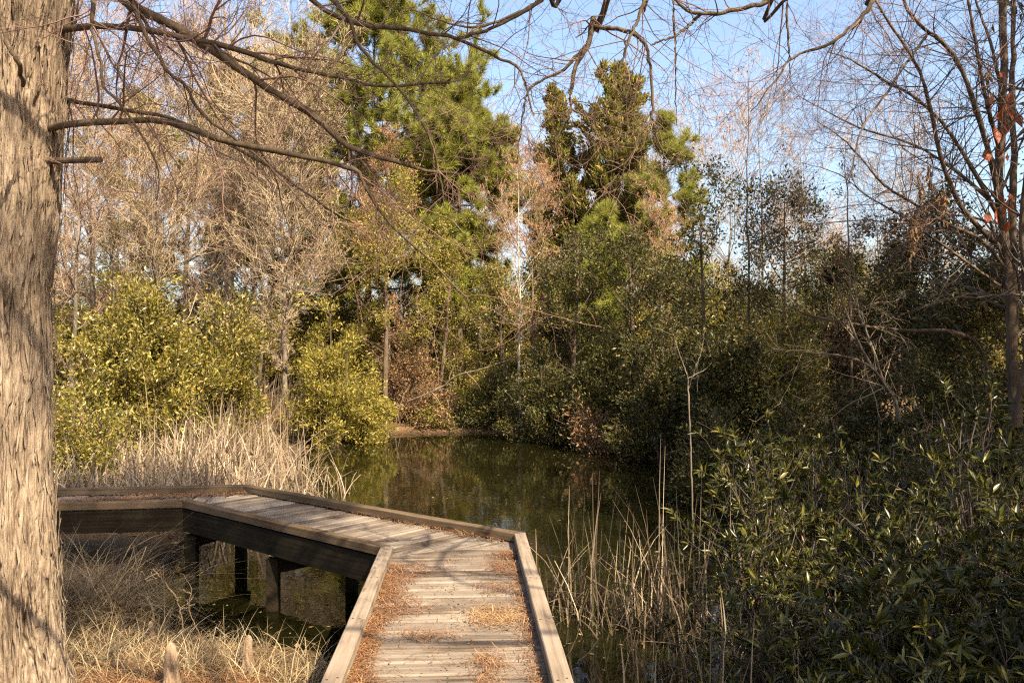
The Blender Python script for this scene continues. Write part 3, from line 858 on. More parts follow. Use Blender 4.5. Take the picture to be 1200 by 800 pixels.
def bare_tree(name, px, d, top, wpx, label, seed, bark='bark_grey', twig='twig_tan', tr=.09, t0=.3, n1=26, n=(9, 5, 3), shape='round', elev=(35, 70),
              group=None, buds=0, bud='leaf_rust', loc=None, rmin=.004, up=.05, stems=1, cat='tree', lean=.04, spread=.25):
    rg = np.random.default_rng(seed)
    if loc is None: O, W, H = place(px, d, top, wpx)
    else: O = np.array([loc[0], loc[1], float(gz(loc[0], loc[1])) - .05]); W, H = wpx, top
    root = empty(name, O, label, cat, group)
    mt, ml, mw, mbud = MB(), MB(), MB(), MB()
    for s in range(stems):
        T = trunk_line(rg, H * (1 if s == 0 else rg.uniform(.75, 1)), lean if stems == 1 else spread, .05)
        TR = np.linspace(tr, tr * .1, len(T)) * (1 if s == 0 else .75)
        A, AR = firsts(rg, T, TR, n1, t0, W, shape, elev, up=up, K=10)
        B, BR = kids(rg, A, AR, n[0], (.15, 1), (20, 50), K=7, wob=.1, up=up, r0=.55, lr=(.3, .55), rmin=rmin)
        tubes(mt, T + O, TR, 8); tubes(ml, A + O, AR, 5); tubes(mw, B + O, BR, 3)
        last = B
        if n[1]:
            C3, CR = kids(rg, B, BR, n[1], (.15, 1), (20, 55), K=5, wob=.14, up=up, r0=.65, lr=(.35, .6), rmin=rmin * .8)
            tubes(mw, C3 + O, CR, 3); last = C3
            if n[2]:
                D4, DR = kids(rg, C3, CR, n[2], (.15, 1), (25, 60), K=4, wob=.16, up=up * .5, r0=.7, lr=(.35, .7), rmin=rmin * .65)
                tubes(mw, D4 + O, DR, 3); last = D4
        if buds:
            c, t_ = on_lines(rg, last, buds // stems, (.3, 1))
            leaves(rg, mbud, c + O + rg.normal(0, .03, c.shape), t_ + rg.normal(0, .6, c.shape), .05, .5)
    mt.build('trunk', M[bark], root, O, smooth=True); ml.build('branches', M[bark], root, O); mw.build('twigs', M[twig], root, O)
    if buds: mbud.build('buds', M[bud], root, O)
    return root

def pine(px, d, top, wpx, label, seed, t0=.3, tr=.16, n1=54, tufts=3600, group='pine trees beyond the pond', leaf='leaf_pine', nlen=.32):
    rg = np.random.default_rng(seed)
    O, W, H = place(px, d, top, wpx)
    root = empty('pine_tree', O, label, 'tree', group)
    T = trunk_line(rg, H, .02, .02); TR = np.linspace(tr, tr * .1, len(T))
    A, AR = firsts(rg, T, TR, n1, t0, W, 'pine', (-5, 45), up=.06, wob=.07)
    B, BR = kids(rg, A, AR, 9, (.25, 1), (25, 60), K=5, wob=.1, up=.1, r0=.55, lr=(.25, .45))
    C3, CR = kids(rg, B, BR, 4, (.3, 1), (25, 55), K=4, wob=.1, up=.12, r0=.6, lr=(.35, .6))
    mb = MB(); tubes(mb, T + O, TR, 8); mb.build('trunk', M['bark_dark'], root, O, smooth=True)
    mb = MB(); tubes(mb, A + O, AR, 5); tubes(mb, B + O, BR, 3); tubes(mb, C3 + O, CR, 3); mb.build('branches', M['bark_dark'], root, O)
    c, t_ = on_lines(rg, C3, int(tufts * .7), (.35, 1)); c2, t2 = on_lines(rg, B, int(tufts * .3), (.6, 1))
    c = np.vstack([c, c2]); t_ = np.vstack([t_, t2]) + np.array([0, 0, .35])
    mb = MB(); needles(rg, mb, c + O, t_, 14, nlen, .022, .65); mb.build('needles', M[leaf], root, O)
    return root

def cedar(px, d, top, wpx, label, seed, nl=26000):
    rg = np.random.default_rng(seed)
    O, W, H = place(px, d, top, wpx)
    root = empty('cedar_tree', O, label, 'tree', 'cedars rising behind the pond')
    T = trunk_line(rg, H, .01, .01); TR = np.linspace(.16, .01, len(T))
    A, AR = firsts(rg, T, TR, 130, .1, W, 'cone', (10, 62), up=.08, wob=.07)
    B, BR = kids(rg, A, AR, 8, (.2, 1), (20, 45), K=5, wob=.1, up=.12, r0=.5, lr=(.25, .45))
    mb = MB(); tubes(mb, T + O, TR, 8); mb.build('trunk', M['bark_dark'], root, O, smooth=True)
    mb = MB(); tubes(mb, A + O, AR, 4); tubes(mb, B + O, BR, 3); mb.build('branches', M['bark_dark'], root, O)
    c, t_ = on_lines(rg, B, nl, (.15, 1))
    mb = MB(); leaves(rg, mb, c + O + rg.normal(0, .07, c.shape), t_ + rg.normal(0, .45, c.shape) + [0, 0, .3], .19, .32)
    mb.build('foliage', M['leaf_cedar'], root, O)
    return root

def shrub(px, d, top, wpx, label, leaf, seed, nl=16000, size=.06, aspect=.4, stems=22, bark='bark_dark', group=None, depth=1.0, jit=.09, name='evergreen_shrub',
          loc=None, low=.0, n2=9, n3=5, rough=1.0, base_z=None, cat='shrub'):
    rg = np.random.default_rng(seed)
    if loc is None: O, W, H = place(px, d, top, wpx)
    else: O = np.array([loc[0], loc[1], float(gz(loc[0], loc[1])) - .05]); W, H = wpx, top
    root = empty(name, O, label, cat, group)
    az = np.arange(stems) * 2.39996 + rg.normal(0, .3, stems)
    el = np.radians(np.clip(rg.uniform(low, 1, stems) ** .8 * 88, 4, 88))
    tgt = np.stack([np.cos(az) * np.cos(el) * W / 2, np.sin(az) * np.cos(el) * W / 2 * depth, np.sin(el) * H * .88], 1) * rg.uniform(.72, 1.08, stems)[:, None]
    tgt[:, 2] = np.maximum(tgt[:, 2], .12 * H)
    L = np.linalg.norm(tgt, axis=1)
    d0 = nrm(tgt) + np.array([0, 0, .35])
    P = march(rg, rg.normal(0, .1, (stems, 3)) * [1, 1, 0], d0, L, 9, .09, -.05)
    # pull the ends to the dome
    P += (tgt - P[:, -1])[:, None] * np.linspace(0, 1, 9)[None, :, None] * .8
    PR = (L * .011 + .004)[:, None] * np.linspace(1, .3, 9)[None]
    B, BR = kids(rg, P, PR, n2, (.25, 1), (30, 75), K=5, wob=.15, up=.05, r0=.55, lr=(.2, .42))
    C3, CR = kids(rg, B, BR, n3, (.2, 1), (30, 65), K=4, wob=.15, up=.05, r0=.6, lr=(.3, .6))
    mb = MB(); tubes(mb, P + O, PR, 5); tubes(mb, B + O, BR, 3); tubes(mb, C3 + O, CR, 3)
    mb.build('stems', M[bark], root, O)
    m1 = int(nl * .7)
    c1, t1 = on_lines(rg, C3, m1, (.1, 1)); c2, t2 = on_lines(rg, B, nl - m1, (.3, 1))
    c = np.vstack([c1, c2]) + rg.normal(0, jit, (nl, 3)); t_ = np.vstack([t1, t2]) + rg.normal(0, .55, (nl, 3)) + [0, 0, .2]
    c[:, 2] = np.maximum(c[:, 2], .04)
    mb = MB(); leaves(rg, mb, c + O, t_, size, aspect); mb.build('foliage', M[leaf], root, O)
    return root

# ---- far wood, one mass of grey bare trees
rg = np.random.default_rng(77)
mt, mw = MB(), MB()
for k in range(46):
    d = rg.uniform(46, 78); x = rg.uniform(-.75, .75) * d; O = np.array([x, d, .6]); H = rg.uniform(7.5, 12.5)
    T = trunk_line(rg, H, .03); TR = np.linspace(.14, .02, len(T))
    A, AR = firsts(rg, T, TR, 22, .25, H * .6, 'round', (25, 65), up=.05)
    B, BR = kids(rg, A, AR, 9, (.15, 1), (20, 55), K=5, wob=.12, up=.05, r0=.55, lr=(.3, .55), rmin=.012)
    C3, CR = kids(rg, B, BR, 5, (.2, 1), (20, 55), K=4, wob=.14, up=.05, r0=.6, lr=(.35, .6), rmin=.01)
    tubes(mt, T + O, TR, 5); tubes(mw, A + O, AR, 3); tubes(mw, B + O, BR, 3); tubes(mw, C3 + O, CR, 3)
mw.add(np.concatenate(mt.V), np.concatenate(mt.F))
tag(mw.build('far_wood', M['twig_pink']), 'pale hazy mass of bare woodland far behind the pond trees', 'woodland', kind='stuff')
mb = MB()
for k in range(60):
    d = rg.uniform(40, 60); x = rg.uniform(-.75, .75) * d
    c = np.array([x, d, .6]) + rg.normal(0, 1, (1400, 3)) * [2.2, 1.5, 0] + np.c_[np.zeros((1400, 2)), rg.uniform(0, 1, 1400) ** 1.4 * rg.uniform(1.5, 4)]
    leaves(rg, mb, c, rg.normal(0, 1, c.shape), .16, .5)
tag(mb.build('far_undergrowth', M['leaf_brown']), 'brown undergrowth mass far behind the pond trees', 'undergrowth', kind='stuff')

# ---- conifers
pine(430, 33, 8, 300, 'tall bushy pine, the highest green crown left of the sky gap', 201, t0=.28, n1=120, tufts=36000)
pine(540, 30, 105, 175, 'yellow green pine with ragged crown just right of the tallest pine', 202, t0=.30, n1=90, tufts=22000)
pine(268, 37, 88, 150, 'distant pine crown half hidden behind the pale upswept bare tree', 203, t0=.4, n1=70, tufts=11000)
pine(165, 39, 120, 150, 'pine crown showing dark green through the bare twigs near the big trunk', 206, t0=.25, n1=60, tufts=8000)
pine(320, 40, 150, 130, 'pine crown showing through the pale upswept bare tree', 207, t0=.25, n1=60, tufts=8000)
pine(785, 31, 140, 105, 'slim bright green pine right of the two dark cedars', 204, t0=.2, n1=44, tufts=5500)
pine(700, 27, 255, 110, 'short loose pine in front of the two cedars', 205, t0=.25, n1=34, tufts=3800, tr=.1)
cedar(655, 35, 108, 165, 'dark pointed cedar, the smaller left one of a pair', 211, 52000)
cedar(726, 34, 80, 225, 'dark pointed cedar, the taller right one of a pair', 212, 80000)
# ---- bare trees
bare_tree('bare_tree', 337, 24, 130, 215, 'pale grey bare tree with upswept fan of branches behind the reeds', 221, 'bark_grey', 'twig_tan', .085, .16, 40, (12, 6, 4), 'round', (48, 74), rmin=.0095)
bare_tree('bare_tree', 110, 25, 45, 270, 'bare tan twiggy tree behind the olive shrub, nearest the big trunk', 222, 'bark_grey', 'twig_pink', .12, .2, 34, (9, 6, 3), 'round', (20, 65), group='bare trees behind the olive shrubs', rmin=.009)
bare_tree('bare_tree', 215, 27, 75, 230, 'bare pinkish tree between the cypress trunk and the pale upswept tree', 223, 'bark_grey', 'twig_pink', .12, .2, 32, (9, 6, 3), 'round', (20, 65), group='bare trees behind the olive shrubs', rmin=.009)
bare_tree('bare_tree', 275, 31, -40, 300, 'tall bare reddish crown high at left below the top edge', 224, 'bark_grey', 'twig_pink', .16, .35, 34, (9, 6, 3), 'round', (25, 65), rmin=.009)
bare_tree('bare_tree', 612, 24, 170, 105, 'slender tree with whitish trunk and bare side branches at centre', 225, 'bark_pale', 'twig_tan', .045, .22, 26, (7, 5, 2), 'egg', (25, 55), buds=2600, rmin=.005, lean=.01)
bare_tree('bare_tree', 628, 29, 215, 95, 'rust budded bare tree in front of the smaller cedar', 226, 'bark_grey', 'twig_pink', .08, .3, 26, (8, 5, 3), 'round', (30, 65), buds=9000, rmin=.005)
bare_tree('bare_tree', 778, 28, 262, 90, 'rust budded bare tree in front of the slim green pine', 227, 'bark_grey', 'twig_pink', .08, .3, 24, (8, 5, 3), 'round', (30, 65), buds=4500, rmin=.005)
bare_tree('bare_tree', 455, 28, 195, 90, 'rusty twigged bare tree in front of the tallest pine', 228, 'bark_grey', 'twig_pink', .07, .3, 22, (8, 5, 3), 'round', (30, 65), buds=9000, rmin=.005)
bare_tree('bare_sapling', 874, 18, 88, 95, 'tall thin sapling with sparse buds standing against the pale sky', 229, 'bark_dark', 'twig_pink', .04, .3, 20, (5, 3, 0), 'round', (45, 70), buds=700, rmin=.004, lean=.01)
bare_tree('bare_tree', 560, 33, 215, 110, 'grey bare tree in the gap between pine and cedars', 230, 'bark_grey', 'twig_tan', .09, .3, 24, (8, 5, 2), 'round', (30, 65), rmin=.006)
bare_tree('bare_sapling', 1000, 16, 165, 60, 'thin brown sapling with a tuft of dead leaves at its top', 231, 'bark_dark', 'twig_dark', .045, .35, 16, (5, 3, 0), 'egg', (25, 60), buds=900, bud='leaf_brown', lean=.01)
# ---- leafy trees at the far bank
leafy_tree('leafy_tree', 450, 25, 205, 150, 'yellow green leafy tree with dark trunk in front of the pines', 'tree', 'leaf_yellow', 241, 'egg', .2, 30, 15000, .075, bark='bark_dark', tr=.09)
leafy_tree('leafy_tree', 515, 26, 290, 95, 'sparse yellow leafed tree with leaning dark trunk by the far shore', 'tree', 'leaf_yellow', 242, 'egg', .15, 26, 6500, .07, tr=.08, lean=.08)
leafy_tree('leafy_tree', 590, 26, 310, 85, 'dark holly left behind the whitish trunk', 'tree', 'leaf_olive', 243, 'egg', .1, 28, 11000, .07, tr=.08)
leafy_tree('leafy_tree', 668, 23, 270, 120, 'dark evergreen tree right behind the whitish trunk', 'tree', 'leaf_dark', 244, 'egg', .15, 28, 13000, .075)
leafy_tree('leafy_tree', 745, 22, 275, 120, 'dark evergreen tree over the middle of the far bank', 'tree', 'leaf_dark', 245, 'egg', .2, 28, 13000, .075)
leafy_tree('leafy_tree', 825, 19, 215, 110, 'open crowned evergreen left beside the thin sapling', 'tree', 'leaf_dark', 246, 'round', .05, 24, 7500, .075, tr=.07)
leafy_tree('leafy_tree', 915, 18, 228, 115, 'round dark evergreen right beside the thin sapling', 'tree', 'leaf_dark', 247, 'round', .05, 34, 13000, .07, tr=.07)
leafy_tree('leafy_tree', 1100, 16, 232, 140, 'dense dark evergreen behind the many stemmed tree at right', 'tree', 'leaf_dark', 248, 'egg', .05, 36, 22000, .075, tr=.1)
leafy_tree('leafy_tree', 1215, 14, 190, 190, 'green crowned evergreen cut by the right edge', 'tree', 'leaf_olive', 249, 'egg', .1, 30, 16000, .07, tr=.1)
leafy_tree('leafy_tree', 1055, 18, 285, 110, 'dark evergreen left of the dense one behind the leaning stems', 'tree', 'leaf_dark', 250, 'egg', .05, 32, 15000, .085, tr=.08)
leafy_tree('leafy_tree', 1150, 13, 275, 120, 'dark leafy tree right behind the trunks of the many stemmed tree', 'tree', 'leaf_dark', 251, 'egg', .05, 32, 15000, .07, tr=.08)
leafy_tree('leafy_tree', 985, 21, 300, 110, 'dark evergreen behind the brown vine covered bush', 'tree', 'leaf_dark', 252, 'egg', .05, 32, 14000, .085, tr=.08)
leafy_tree('leafy_tree', 790, 24, 300, 110, 'dark evergreen at the foot of the slim green pine', 'tree', 'leaf_dark', 253, 'egg', .05, 32, 14000, .09, tr=.08)
# ---- shrubs: left bank
shrub(165, 17.0, 318, 235, 'wide olive evergreen shrub beside the cypress trunk', 'leaf_olive', 301, 52000, .085, stems=44, group='olive shrubs on the left bank')
shrub(262, 18.5, 345, 115, 'smaller olive shrub at the right end of the wide one', 'leaf_olive', 302, 19000, .085, stems=22, group='olive shrubs on the left bank')
shrub(95, 13.0, 440, 120, 'low olive shrub before the wide one, close to the far rail', 'leaf_olive', 303, 9000, .06, stems=16, group='olive shrubs on the left bank')
shrub(385, 21.5, 352, 100, 'rounded yellow green shrub beside the pale bare tree', 'leaf_yellow', 304, 22000, .085, stems=24, group='yellow green shrubs on the far shore')
shrub(428, 22.5, 430, 78, 'low yellow green shrub at the water edge', 'leaf_yellow', 305, 12000, .085, stems=20, group='yellow green shrubs on the far shore')
# ---- far bank shrubs
fb = [(475, 26.0, 360, 90, 'leaf_brown', 'brown leaved shrub left of the pale fallen branch', 7000),
      (540, 27.0, 375, 100, 'leaf_yellow', 'yellowish brush just behind the pale fallen branch', 9000),
      (500, 25.6, 445, 90, 'leaf_brown', 'low rusty brush at the far water edge', 5000),
      (590, 25.5, 420, 90, 'leaf_dark', 'dark shrub at the foot of the whitish trunk', 9000),
      (640, 22.6, 395, 120, 'leaf_dark', 'dark evergreen shrub right of the whitish trunk', 15000),
      (705, 21.2, 375, 125, 'leaf_dark', 'dark evergreen shrub hanging over the far right shore', 17000),
      (560, 25.4, 455, 80, 'leaf_dark', 'low dark shrub at the far water edge below the whitish trunk', 6000),
      (510, 25.5, 470, 70, 'leaf_olive', 'low olive shrub at the far water edge behind the fallen branch', 5000),
      (690, 20.2, 468, 60, 'leaf_brown', 'low rust brown shrub over the right shore', 1800),
      (775, 19.0, 370, 125, 'leaf_dark', 'tall dark shrub behind the pale forked stalk', 17000),
      (850, 17.0, 375, 130, 'leaf_dark', 'dark shrub in front of the round dark evergreen', 17000),
      (925, 16.5, 355, 115, 'leaf_olive', 'olive shrub under the round dark evergreen', 11000),
      (990, 17.5, 335, 90, 'leaf_brown', 'brown vine covered bush at the foot of the brown sapling', 5500),
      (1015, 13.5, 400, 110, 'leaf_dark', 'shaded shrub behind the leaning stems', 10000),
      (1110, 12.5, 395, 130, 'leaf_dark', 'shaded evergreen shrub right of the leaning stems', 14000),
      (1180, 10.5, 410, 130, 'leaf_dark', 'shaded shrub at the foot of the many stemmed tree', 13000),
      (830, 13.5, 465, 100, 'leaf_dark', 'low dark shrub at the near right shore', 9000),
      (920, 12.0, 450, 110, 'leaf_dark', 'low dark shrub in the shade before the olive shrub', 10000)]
for i, (px, d, top, wp, lf, lb, nl) in enumerate(fb):
    shrub(px, d, top, wp, lb, lf, 320 + i, int(nl * 1.25), (.085 if d > 15 else .06), stems=22, group='shrubs along the far and right shore')
shrub(1095, 12, 425, 60, 'small yellow leaved shrub among the dark ones at right', 'leaf_yellow', 350, 3500, .045, stems=12)

# ---- dense understorey behind the first row
rg = np.random.default_rng(55)
kinds = [('leaf_olive', 'olive'), ('leaf_yellow', 'yellow'), ('leaf_dark', 'dark'), ('leaf_brown', 'brown')]
for i in range(44):
    px = 20 + 1180 * (i + rg.uniform(0, .9)) / 44
    d = rg.uniform(28.5, 40)
    kk = rg.choice(4, p=[.35, .3, .15, .2] if px < 560 else [.3, .12, .43, .15])
    lf, nmk = kinds[kk]
    if kk == 3:
        shrub(px, d, rg.uniform(325, 385), rg.uniform(110, 170), 'brown leaved brush filling the wood behind the pond', lf, 800 + i, 8000, .1, stems=22, group='brown brush filling the wood', name='shrub')
    else:
        shrub(px, d, rg.uniform(275, 365), rg.uniform(110, 170), nmk + ' leaved evergreen filling the wood behind the pond', lf, 800 + i, 15000, .12, stems=24, group=nmk + ' evergreens filling the wood')
for i, (px, d, top, wpx) in enumerate(((85, 22, 165, 170), (140, 23.5, 150, 190), (190, 22.5, 190, 170), (245, 26, 140, 200), (300, 27, 170, 170), (60, 27, 120, 200))):
    bare_tree('bare_tree', px, d, top, wpx, 'tan twiggy bare tree in the thicket above the olive shrubs', 840 + i, 'bark_grey', 'twig_tan' if i % 3 else 'twig_pink', .08, .15, 26, (9, 5, 3), 'round', (15, 60), rmin=.008, group='twiggy bare trees above the olive shrubs')
for i, px in enumerate((75, 150, 190, 255, 300, 395, 480, 545, 585, 640, 690, 735, 800, 845, 905, 950, 1030, 1075)):
    bare_tree('bare_tree', px + rg.uniform(-10, 10), (rg.uniform(27, 36) if px < 330 else rg.uniform(38, 45)), rg.uniform(130, 240), rg.uniform(110, 180), 'slim bare tree filling the wood behind the pond', 860 + i, 'bark_grey', 'twig_tan' if i % 2 else 'twig_pink', .08, .2, 24, (8, 5, 2), 'round', (25, 65), rmin=.008, group='slim bare trees filling the wood', buds=1500 if i % 3 == 0 else 0)
# ---- brush stalks on the far shore (uncountable)
rg = np.random.default_rng(88)
nb = 5200
bx = rg.uniform(-9, 10, nb); by = rg.uniform(15, 30, nb)
k = (pond_sdf(bx, by) > .25)
bx, by = bx[k], by[k]
mb = MB(); blades(rg, mb, np.stack([bx, by, gz(bx, by) - .02], 1), rg.uniform(.4, 1.9, len(bx)), .02, .35, kink=.25)
tag(mb.build('shore_brush', M['reed_brown']), 'thin tan stalks and brush standing along the wooded far shore', 'brush', kind='stuff')
# leaf litter along the banks
nb = 26000
bx = rg.uniform(-10, 12, nb); by = rg.uniform(4, 32, nb)
k = (pond_sdf(bx, by) > -.15)
bx, by = bx[k], by[k]
mb = MB(); leaves(rg, mb, np.stack([bx, by, np.maximum(gz(bx, by), 0) + .012], 1), rg.normal(0, 1, (len(bx), 3)) * [1, 1, .15], .085, .6, .2, 3)
tag(mb.build('leaf_litter', M['leaf_brown']), 'brown fallen leaves covering the banks around the pond', 'leaf litter', kind='stuff')

# pale fallen branch by the far shore
fbO = pt(500, 465, 24.8)
fo = empty('fallen_branch', (fbO[0], fbO[1], float(gz(fbO[0], fbO[1]))), 'pale bare branch arching over the far shore below the whitish trunk', 'branch')
limb(fo, np.array(fo.location), [(478, 470, 24.5), (515, 455, 24.3), (535, 440, 24.2), (565, 432, 24.2), (600, 420, 24.3)], .03, .012, M['bark_grey'], tw=(8, 3, 2), tmat=M['twig_tan'], tl=(.3, .9), seed=71)

# ------------------------------------------------------------------ right side trees
ED = 10.0
ex = at(1180, ED); EO = np.array([ex, ED, float(gz(ex, ED)) - .05])
elm = empty('many_stemmed_tree', EO, 'bare many stemmed tree with fanning dark branches at the right edge', 'tree')
trunks = [([(1190, 500, 10), (1186, 400, 10), (1184, 330, 10), (1172, 236, 10), (1175, 135, 10), (1178, 0, 10), (1180, -140, 10), (1176, -260, 10)], .07, .03),
          ([(1188, 390, 10.05), (1188, 300, 10.1), (1186, 200, 10.2), (1188, 100, 10.25), (1190, 0, 10.3), (1196, -200, 10.4)], .05, .02),
          ([(1192, 490, 9.8), (1205, 380, 9.7), (1200, 250, 9.6), (1212, 100, 9.5), (1205, -60, 9.4)], .05, .02)]
for i, (pts, a, b_) in enumerate(trunks):
    limb(elm, EO, pts, a, b_, M['bark_dark'], tw=(22, 6, 3), tmat=M['twig_dark'], tl=(.6, 1.9), tdroop=.07, seed=60 + i, name='trunk', wob=.02)
EB = [([(1056, -40, 9.0), (1062, 5, 9.1), (1087, 35, 9.2), (1104, 47, 9.3), (1124, 74, 9.4), (1144, 125, 9.6), (1160, 180, 9.8), (1172, 240, 10)][::-1], .05, .02, 14),
      ([(1172, 290, 10), (1130, 245, 9.7), (1105, 190, 9.4), (1090, 120, 9.2), (1075, 75, 9.0), (1040, 20, 8.8), (1010, -30, 8.6)], .045, .012, 26),
      ([(1172, 255, 10), (1145, 205, 9.8), (1110, 150, 9.6), (1075, 115, 9.4), (1040, 95, 9.2), (1000, 70, 9.0), (970, 60, 8.9)], .04, .008, 30),
      ([(1170, 245, 10), (1140, 215, 10.2), (1100, 185, 10.4), (1060, 165, 10.5), (1010, 150, 10.6), (960, 125, 10.8), (925, 105, 11)], .035, .006, 30),
      ([(1175, 310, 10), (1150, 280, 9.8), (1110, 262, 9.6), (1070, 238, 9.4), (1035, 215, 9.3), (1005, 180, 9.2), (985, 160, 9.2), (955, 140, 9.1)], .035, .006, 26),
      ([(1172, 335, 10), (1140, 312, 9.8), (1100, 283, 9.6), (1060, 255, 9.5), (1020, 232, 9.4), (985, 205, 9.4), (940, 190, 9.4)], .028, .005, 24),
      ([(1174, 180, 10), (1160, 130, 9.8), (1150, 80, 9.6), (1140, 20, 9.5), (1125, -60, 9.4)], .04, .015, 20),
      ([(1184, 150, 10.2), (1165, 60, 10.4), (1145, 0, 10.6), (1110, -70, 10.8)], .035, .012, 18),
      ([(1170, 262, 10), (1120, 252, 10.2), (1070, 262, 10.4), (1010, 258, 10.5), (960, 262, 10.6), (920, 258, 10.7)], .022, .004, 18),
      ([(1088, 40, 9.2), (1063, 74, 9.0), (1033, 118, 8.9), (1011, 149, 8.8), (1004, 175, 8.8), (999, 206, 8.8), (1010, 225, 8.8)], .022, .006, 8)]
for i, (pts, a, b_, nt_) in enumerate(EB):
    limb(elm, EO, pts, a * .68, b_ * .7, M['bark_dark'], tw=(int(nt_ * 1.3), 7, 4), tmat=M['twig_dark'] if i % 2 else M['twig_red'], tl=(.35, 1.5), tdroop=.03, seed=80 + i, S=7, tr=(.15, 1))
# orange dead vine leaves on the trunk, and hanging seed bunches
rg = np.random.default_rng(91)
c = np.array([pt(1172 + rg.normal(0, 9), py, 9.75 + rg.normal(0, .1)) for py in rg.uniform(70, 260, 26)])
mb = MB(); leaves(rg, mb, c, np.tile([0, 0, -1.0], (26, 1)) + rg.normal(0, .3, (26, 3)), .2, .5); mb.build('dead_leaves', M['leaf_orange'], elm, EO)
mb = MB()
for px, py in ((1090, 205), (1106, 235), (1080, 225), (1160, 90), (1075, 262), (1068, 275)):
    c0 = pt(px, py, 9.4); c = c0 + rg.normal(0, 1, (80, 3)) * [.02, .02, .11]
    leaves(rg, mb, c, np.tile([0, 0, -1.0], (80, 1)) + rg.normal(0, .3, (80, 3)), .07, .3)
mb.build('seed_bunches', M['leaf_brown'], elm, EO)

# leaning pale stems
LO = pt(1052, 478, 10.6); LO[2] = float(gz(LO[0], LO[1]))
ls = empty('leaning_sapling', LO, 'pale leaning stems fanning up to the left in the shaded thicket', 'sapling')
for i, (pts, a, b_, nt_) in enumerate([
    ([(1053, 492, 10.6), (1049, 468, 10.5), (1038, 452, 10.4), (1022, 430, 10.3), (1002, 392, 10.2), (985, 345, 10.1), (968, 310, 10.0), (945, 290, 10)], .026, .006, 10),
    ([(1048, 466, 10.5), (1036, 446, 10.5), (1020, 400, 10.5), (1008, 370, 10.5), (1003, 335, 10.5), (998, 290, 10.5)], .018, .006, 9),
    ([(1040, 456, 10.45), (1025, 435, 10.2), (1005, 422, 10), (975, 415, 9.8), (940, 412, 9.7), (905, 408, 9.6)], .02, .005, 8),
    ([(1020, 405, 10.5), (1010, 365, 10.6), (1025, 355, 10.6), (1050, 352, 10.7), (1062, 340, 10.8), (1085, 347, 10.8)], .012, .004, 8)]):
    limb(ls, LO, pts, a, b_, M['bark_grey'], tw=(nt_, 4, 2), tmat=M['twig_tan'], tl=(.25, .9), seed=110 + i, S=6)
# dark horizontal dead limb
HO = pt(1115, 386, 11); HO[2] = float(gz(HO[0], HO[1]))
hd = empty('leaning_dead_tree', HO, 'dark dead stem leaning nearly level across the right thicket', 'dead tree')
limb(hd, HO, [(1160, 470, 11.2), (1150, 410, 11.2), (1115, 388, 11), (1070, 387, 10.8), (1030, 384, 10.7), (985, 377, 10.5), (950, 370, 10.4), (925, 358, 10.3)], .03, .01, M['bark_dark'], tw=(10, 4, 2), tmat=M['twig_dark'], tl=(.3, .9), seed=120)
# forked pale stalk
FO = pt(809, 600, 9.6); FO[2] = -.1
fk = empty('forked_stalk', FO, 'pale thin stalk forking in a Y above the pond', 'sapling')
limb(fk, FO, [(812, 640, 9.6), (810, 560, 9.6), (808, 500, 9.6), (806, 443, 9.6)], .011, .008, M['bark_grey'], twigs=False, seed=131, S=6)
limb(fk, FO, [(806, 444, 9.6), (802, 430, 9.6), (796, 415, 9.6), (790, 395, 9.6), (786, 385, 9.5)], .007, .003, M['bark_grey'], tw=(3, 2, 0), tmat=M['twig_tan'], tl=(.1, .3), seed=132, S=6)
limb(fk, FO, [(806, 444, 9.6), (816, 438, 9.6), (826, 433, 9.7), (834, 425, 9.7)], .007, .003, M['bark_grey'], tw=(2, 2, 0), tmat=M['twig_tan'], tl=(.1, .3), seed=133, S=6)
limb(fk, FO, [(807, 455, 9.6), (815, 430, 9.5), (822, 410, 9.5), (826, 385, 9.5)], .006, .003, M['bark_grey'], twigs=False, seed=134, S=5)

# ------------------------------------------------------------------ lance leaved shrubs, right foreground
def lance_leaf(rg, mb, C, D, size):
    """long narrow leaves, three cross rows, arched and folded"""
    Mn = len(C); D = nrm(D)
    s = (size * rg.uniform(.4, 1.25, Mn))[:, None]
    nn = rg.normal(0, .5, (Mn, 3)); nn[:, 2] += 1
    side = nrm(np.cross(D, nn)); up = np.cross(side, D)
    w_ = s * rg.uniform(.08, .125, Mn)[:, None]
    arch = rg.uniform(.02, .28, Mn)[:, None]
    rows = []
    for t, wf in ((0, .12), (.3, .9), (.62, .95), (1, .03)):
        c = C + D * s * t - up * s * arch * t * t
        rows += [c - side * w_ * wf + up * w_ * .35 * wf, c, c + side * w_ * wf + up * w_ * .35 * wf]
    V = np.stack(rows, 1).reshape(-1, 3)
    o_ = np.arange(Mn)[:, None] * 12
    F = []
    for r_ in range(3):
        for s_ in (0, 1): F.append(o_ + np.array([[r_ * 3 + s_, r_ * 3 + s_ + 1, r_ * 3 + s_ + 4, r_ * 3 + s_ + 3]]))
    mb.add(V, np.concatenate(F))

